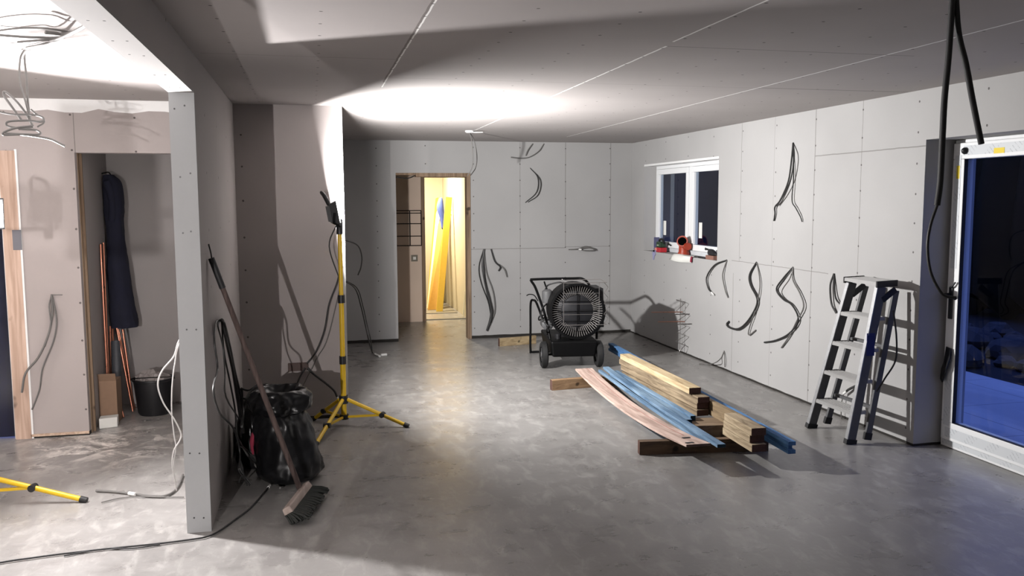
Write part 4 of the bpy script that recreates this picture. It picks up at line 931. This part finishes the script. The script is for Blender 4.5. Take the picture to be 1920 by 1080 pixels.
# ------------------------------------------------------------------ window sill things
ZS = 1.075
def WS(py_, px_): return None
def sill(px, py=476, xo=.0): p = at(px, py, x=XR+xo); return Vector((XR+xo, p.y, ZS))
p = sill(1226, 476, .07); 
q = MB().hexa([(4.0, p.y-.085, ZS), (4.10, p.y-.02, ZS), (4.10, p.y-.015, ZS), (4.0, p.y-.08, ZS)], [(4.0, p.y-.085, ZS+.17), (4.10, p.y-.02, ZS+.165), (4.10, p.y-.015, ZS+.165), (4.0, p.y-.08, ZS+.17)])
tag(q.build('lilac_card', 'lilac', origin=p), 'lilac card standing at the left end of the window sill', 'card')
yl = at(1239, 470, x=XR+.05).y
t = thing('cordless_tool', 'dark green and red cordless tool on the window sill beside the lilac card', 'tool', (4.02, yl, ZS))
MB().box(3.975, 4.065, yl-.07, yl+.065, ZS, ZS+.055).build('battery', 'red', t, bevel=.008)
MB().box(3.98, 4.06, yl-.045, yl+.065, ZS+.055, ZS+.125).build('tool_body', 'green', t, bevel=.012)
MB().tube(smooth([(4.02, yl+.06, ZS+.12), (4.02, yl+.03, ZS+.15), (4.02, yl-.04, ZS+.145), (4.02, yl-.09, ZS+.11)]), .014, 10).build('tool_grip', 'black', t)
MB().box(3.9785, 3.98, yl-.02, yl+.03, ZS+.075, ZS+.09).build('label', plain('pale_green_label', (.3, .4, .25), .5), t)
ye = at(1278, 480, x=XR+.05).y
el = thing('pipe_elbow', 'orange drain pipe elbow standing on the window sill', 'pipe elbow', (4.04, ye, ZS))
ec = Vector((4.045, ye+.01, ZS)); pts = [ec, ec+Vector((0, 0, .095))]; hd_ = Vector((-.62, -.78, 0))
for k in range(1, 7):
    a = math.radians(82*k/6); pts.append(ec+hd_*(.055*(1-math.cos(a)))+Vector((0, 0, .095+.055*math.sin(a))))
dirn = (pts[-1]-pts[-2]).normalized(); pts.append(pts[-1]+dirn*.02)
MB().tube(pts, [.057, .055]+[.054]*6+[.055], 24).build('bend', 'orange', el)
MB().tube([ec, ec+Vector((0, 0, .03))], .064, 24).build('socket', 'orange', el)
e1 = pts[-1]; MB().lathe([(.062, -.03), (.062, .012), (.050, .012), (.047, -.01), (0, -.012)], e1, dirn, 24, cap=False).build('socket', 'orange', el)
MB().lathe([(.046, 0), (0, .001)], e1+dirn*.003, dirn, 24, cap=False).build('opening', 'mouth_shade', el)  # black disc on the solid bend, painted for the shade inside
MB().tube([ec+Vector((.0, -.03, .10)), ec+Vector((.0, -.115, .10))], .040, 20).build('branch', 'orange', el)
# paper hanging over the sill
q = MB(); a, b = at(1262, 484, x=XR).y, at(1299, 488, x=XR).y; n = 8
for i in range(n+1):
    u = i/n; y = a+(b-a)*u
    q.v += [Vector((4.06, y+.02, ZS+.004)), Vector((3.985, y, ZS+.012+.004*math.sin(u*7))), Vector((3.955, y-.01, ZS+.002)), Vector((3.935-.012*math.sin(u*5), y+.03*(1-u), ZS-.055-.012*math.sin(u*3)))]
for i in range(n):
    for j in range(3): k = i*4+j; q.f.append((k, k+4, k+5, k+1)); q.sm.append(True)
o = q.build('paper_sheet', 'paper', origin=(3.98, (a+b)/2, ZS)); o.modifiers.new('t', 'SOLIDIFY').thickness = .002
tag(o, 'white paper sheet drooping over the edge of the window sill', 'paper')
y = at(1297, 488, x=XR).y
tag(MB().tube(smooth([(3.955, y-.03, ZS+.006), (3.945, y-.032, ZS-.01), (3.945, y-.025, ZS-.05)]), .011, 8).build('maroon_marker', 'maroon', origin=(3.955, y, ZS)), 'small maroon marker beside the white paper on the sill', 'marker')
yb = at(1329, 489, x=XR).y
tag(MB().box(3.972, 4.03, yb-.085, yb+.09, ZS, ZS+.042).build('brown_box', plain('red_brown_carton', (.24, .12, .09), .7), origin=(4.0, yb, ZS), bevel=.003), 'flat red-brown box at the right end of the window sill', 'box')
gl = blob([(4.0, yb-.01, ZS+.042, .028, .1), (4.0, yb-.01, ZS+.06, .03, .11), (4.0, yb+.01, ZS+.085, .025, .085), (4.0, yb+.02, ZS+.11, .015, .045)], 18, .06, 2).build('work_glove', 'black', origin=(4.0, yb, ZS+.042))
gl.modifiers.new('s', 'SUBSURF').render_levels = 1; tag(gl, 'crumpled black work glove lying on the flat brown box', 'glove')
tag(MB().tube([(3.99, yb+.30, ZS+.009), (3.985, yb+.10, ZS+.009)], .008, 8).build('pencil', 'black', origin=(3.99, yb+.2, ZS)), 'dark pencil on the sill left of the brown box', 'pencil')
yg = at(1227, 484, x=XR).y; q = MB()
gp = [(-.02, .02), (.03, .02), (.045, -.03), (.02, -.045), (-.005, -.095), (-.03, -.09), (-.03, -.05), (-.045, -.02)]
q.add([(3.955, yg-u, ZS+v) for u, v in gp]+[(3.964, yg-u, ZS+v) for u, v in gp], [tuple(range(8)), tuple(range(15, 7, -1))]+[(i, (i+1) % 8, 8+(i+1) % 8, 8+i) for i in range(8)])
q.box(3.955, 4.0, yg-.03, yg+.02, ZS+.001, ZS+.02)
tag(q.build('lilac_glove', 'lilac', origin=(3.96, yg, ZS)), 'lilac glove drooping over the left end of the sill', 'glove')
tag(MB().box(3.968, 3.99, yg-.045, yg+.005, ZS+.02, ZS+.05).build('pink_eraser', plain('salmon_rubber', (.6, .25, .2), .6), origin=(3.98, yg, ZS+.02), bevel=.004), 'small salmon block on top of the lilac glove', 'block')
p = at(1320, 474, x=XW-.004)
for (u0, nm, lb) in ((.0, 'handle_bag', None),):
    pass
for k, (px, py) in enumerate(((1255, 459), (1326, 468))):
    p = at(px, py, x=XW-.02)
    t = MB().tube(smooth([(XW-.018, p.y+.045, p.z+.012), (XW-.03, p.y+.02, p.z), (XW-.03, p.y-.01, p.z+.008), (XW-.028, p.y-.06, p.z-.006)]), .008, 8)
    t.build('sash_handle', 'black', wn)

# ------------------------------------------------------------------ corridor and utility room
gx0, gx1 = at(747, 395, y=11.93), at(790, 460, y=11.93)
t = thing('dark_grid', 'dark grid of thin bars on the corridor wall left of the bright doorway', 'rack', (1.35, 11.93, 1.3))  # dark grid of thin bars just off the corridor wall
q = MB()
xs = [1.12, (1.12+gx1.x)/2+.03, gx1.x]; zs = [gx0.z, gx0.z-.035, gx0.z-.02-(gx0.z-gx1.z)/3, gx0.z-.03-2*(gx0.z-gx1.z)/3, gx1.z]
for x in xs: q.tube([(x, 11.915, zs[0]), (x, 11.915, zs[-1])], .0065, 6)
for zz in zs: q.tube([(xs[0], 11.915, zz), (xs[-1], 11.915, zz)], .0065, 6)
for x in (xs[0], xs[-1]):
    for zz in (zs[0], zs[-1]): q.tube([(x, 11.915, zz), (x, 11.95, zz)], .005, 6)
q.build('grid', 'black_steel', t)
p = at(777, 484, y=11.95)
t = thing('wall_socket', 'dark square socket box on the corridor wall below the dark grid', 'socket', (p.x, 11.95, p.z))
MB().box(p.x-.045, p.x+.045, 11.935, 11.95, p.z-.045, p.z+.045).build('back_box', 'grate', t, bevel=.003)
MB().box(p.x-.02, p.x+.02, 11.932, 11.935, p.z-.02, p.z+.02).build('insert', 'paper', t)
sag = [at(px, py, y=10.41) for px, py in ((742, 332), (765, 334), (780, 328), (790, 322))]
tag(MB().tube(smooth(sag), .007, 7).build('cable_tail', 'cable_dark', origin=sag[0]), 'dark cable sagging across the top of the corridor opening', 'cable')
tag(MB().box(1.56, 2.16, 12.06, 12.16, 0, .012).build('threshold_grate', 'grate', origin=(1.86, 12.1, 0)), 'narrow grey mesh strip on the threshold of the bright room', 'grate')
tag(MB().box(1.56, 2.13, 12.75, 13.6, 0, .01).build('floor_mat', 'grate', origin=(1.85, 13.2, 0)), 'grey mesh mat on the floor of the bright room', 'mat')
def lean(name, label, cat, px, mat, y0, y1, th, group=None):
    """board standing on the floor at depth y0 and leaning back to y1: px = bottom left/right and top left/right pixels"""
    bl, brr, tl_, tr = at(*px[0], y=y0), at(*px[1], y=y0), at(*px[2], y=y1), at(*px[3], y=y1)
    bl.z = brr.z = .012; h = Vector((0, th, 0))
    q = MB().hexa([bl, brr, brr+h, bl+h], [tl_, tr, tr+h, tl_+h]); return tag(q.build(name, mat, origin=bl, bevel=.003), label, cat, group)
lean('yellow_board', 'narrow yellow board at the front of the leaning boards, blue jacket hung behind it', 'board', ((818, 573), (830, 573), (836, 369), (848, 370)), 'yellow_foam', 12.9, 13.28, .03, 'boards leaning in the bright room')
lean('yellow_board', 'wide orange-yellow board leaning behind the narrow front one', 'board', ((802, 566), (818, 572), (822, 420), (838, 400)), plain('orange_boards', (.55, .30, .05), .6), 13.12, 13.56, .03, 'boards leaning in the bright room')
lean('cream_board', 'pale cream board leaning left of the blue jacket', 'board', ((800, 548), (806, 556), (818, 400), (828, 372)), 'cream', 13.3, 13.80, .025, 'boards leaning in the bright room')
lean('yellow_board', 'leftmost thin yellow board leaning at the back of the bright room', 'board', ((800, 530), (803, 534), (817, 372), (822, 370)), 'yellow_foam', 13.9, 14.2, .02, 'boards leaning in the bright room')
jk = thing('blue_jacket', 'blue jacket hung on top of the leaning yellow boards', 'jacket', at(826, 385, y=13.50))
rg = []
for pl, pr, py, dp_ in ((827, 833, 432, .03), (826, 834, 410, .035), (820, 833, 397, .05), (818, 832, 388, .055), (821, 831, 376, .045), (825, 829, 370, .03)):
    L, Rr = at(pl, py, y=13.50), at(pr, py, y=13.50); rg.append(((L.x+Rr.x)/2, 13.50, L.z, (Rr.x-L.x)/2, dp_))
blob(rg, 20, .05, 6).build('body', 'blue_cloth', jk).modifiers.new('s', 'SUBSURF').render_levels = 1
hk = [at(px, py, y=13.46) for px, py in ((845, 393), (850, 394), (853, 399), (849, 403), (844, 402))]
MB().tube(smooth(hk), .008, 8).build('sleeve_loop', 'yellow_foam', jk)
rg = []
for pl, pr, py, dp_ in ((842, 848, 430, .03), (841, 850, 410, .04), (842, 851, 390, .04), (844, 849, 376, .03)):
    L, Rr = at(pl, py, y=14.05), at(pr, py, y=14.05); rg.append(((L.x+Rr.x)/2, 14.05, L.z, (Rr.x-L.x)/2, dp_))
dk = blob(rg, 16, .04, 8).build('dark_jacket', 'coat', origin=(rg[0][0], 14.05, rg[0][2])); tag(dk, 'dark jacket hanging behind the yellow boards', 'jacket')
q = MB().box(1.98, 2.10, 14.0, 14.12, .15, .80)
rd = thing('radiator_panel', 'brown boxed panel standing by the right wall of the bright room', 'panel', (2.05, 14.05, 0))
q.build('panel', plain('tan_panel', (.48, .27, .12), .6), rd, bevel=.01); MB().box(1.99, 2.09, 14.01, 14.11, 0, .15).build('foot', 'black', rd)
lean('trim_strip', 'thin pale strip leaning on the right wall of the bright room', 'strip', ((867, 598), (870, 598), (871, 545), (873, 545)), 'cream', 12.2, 12.3, .01)
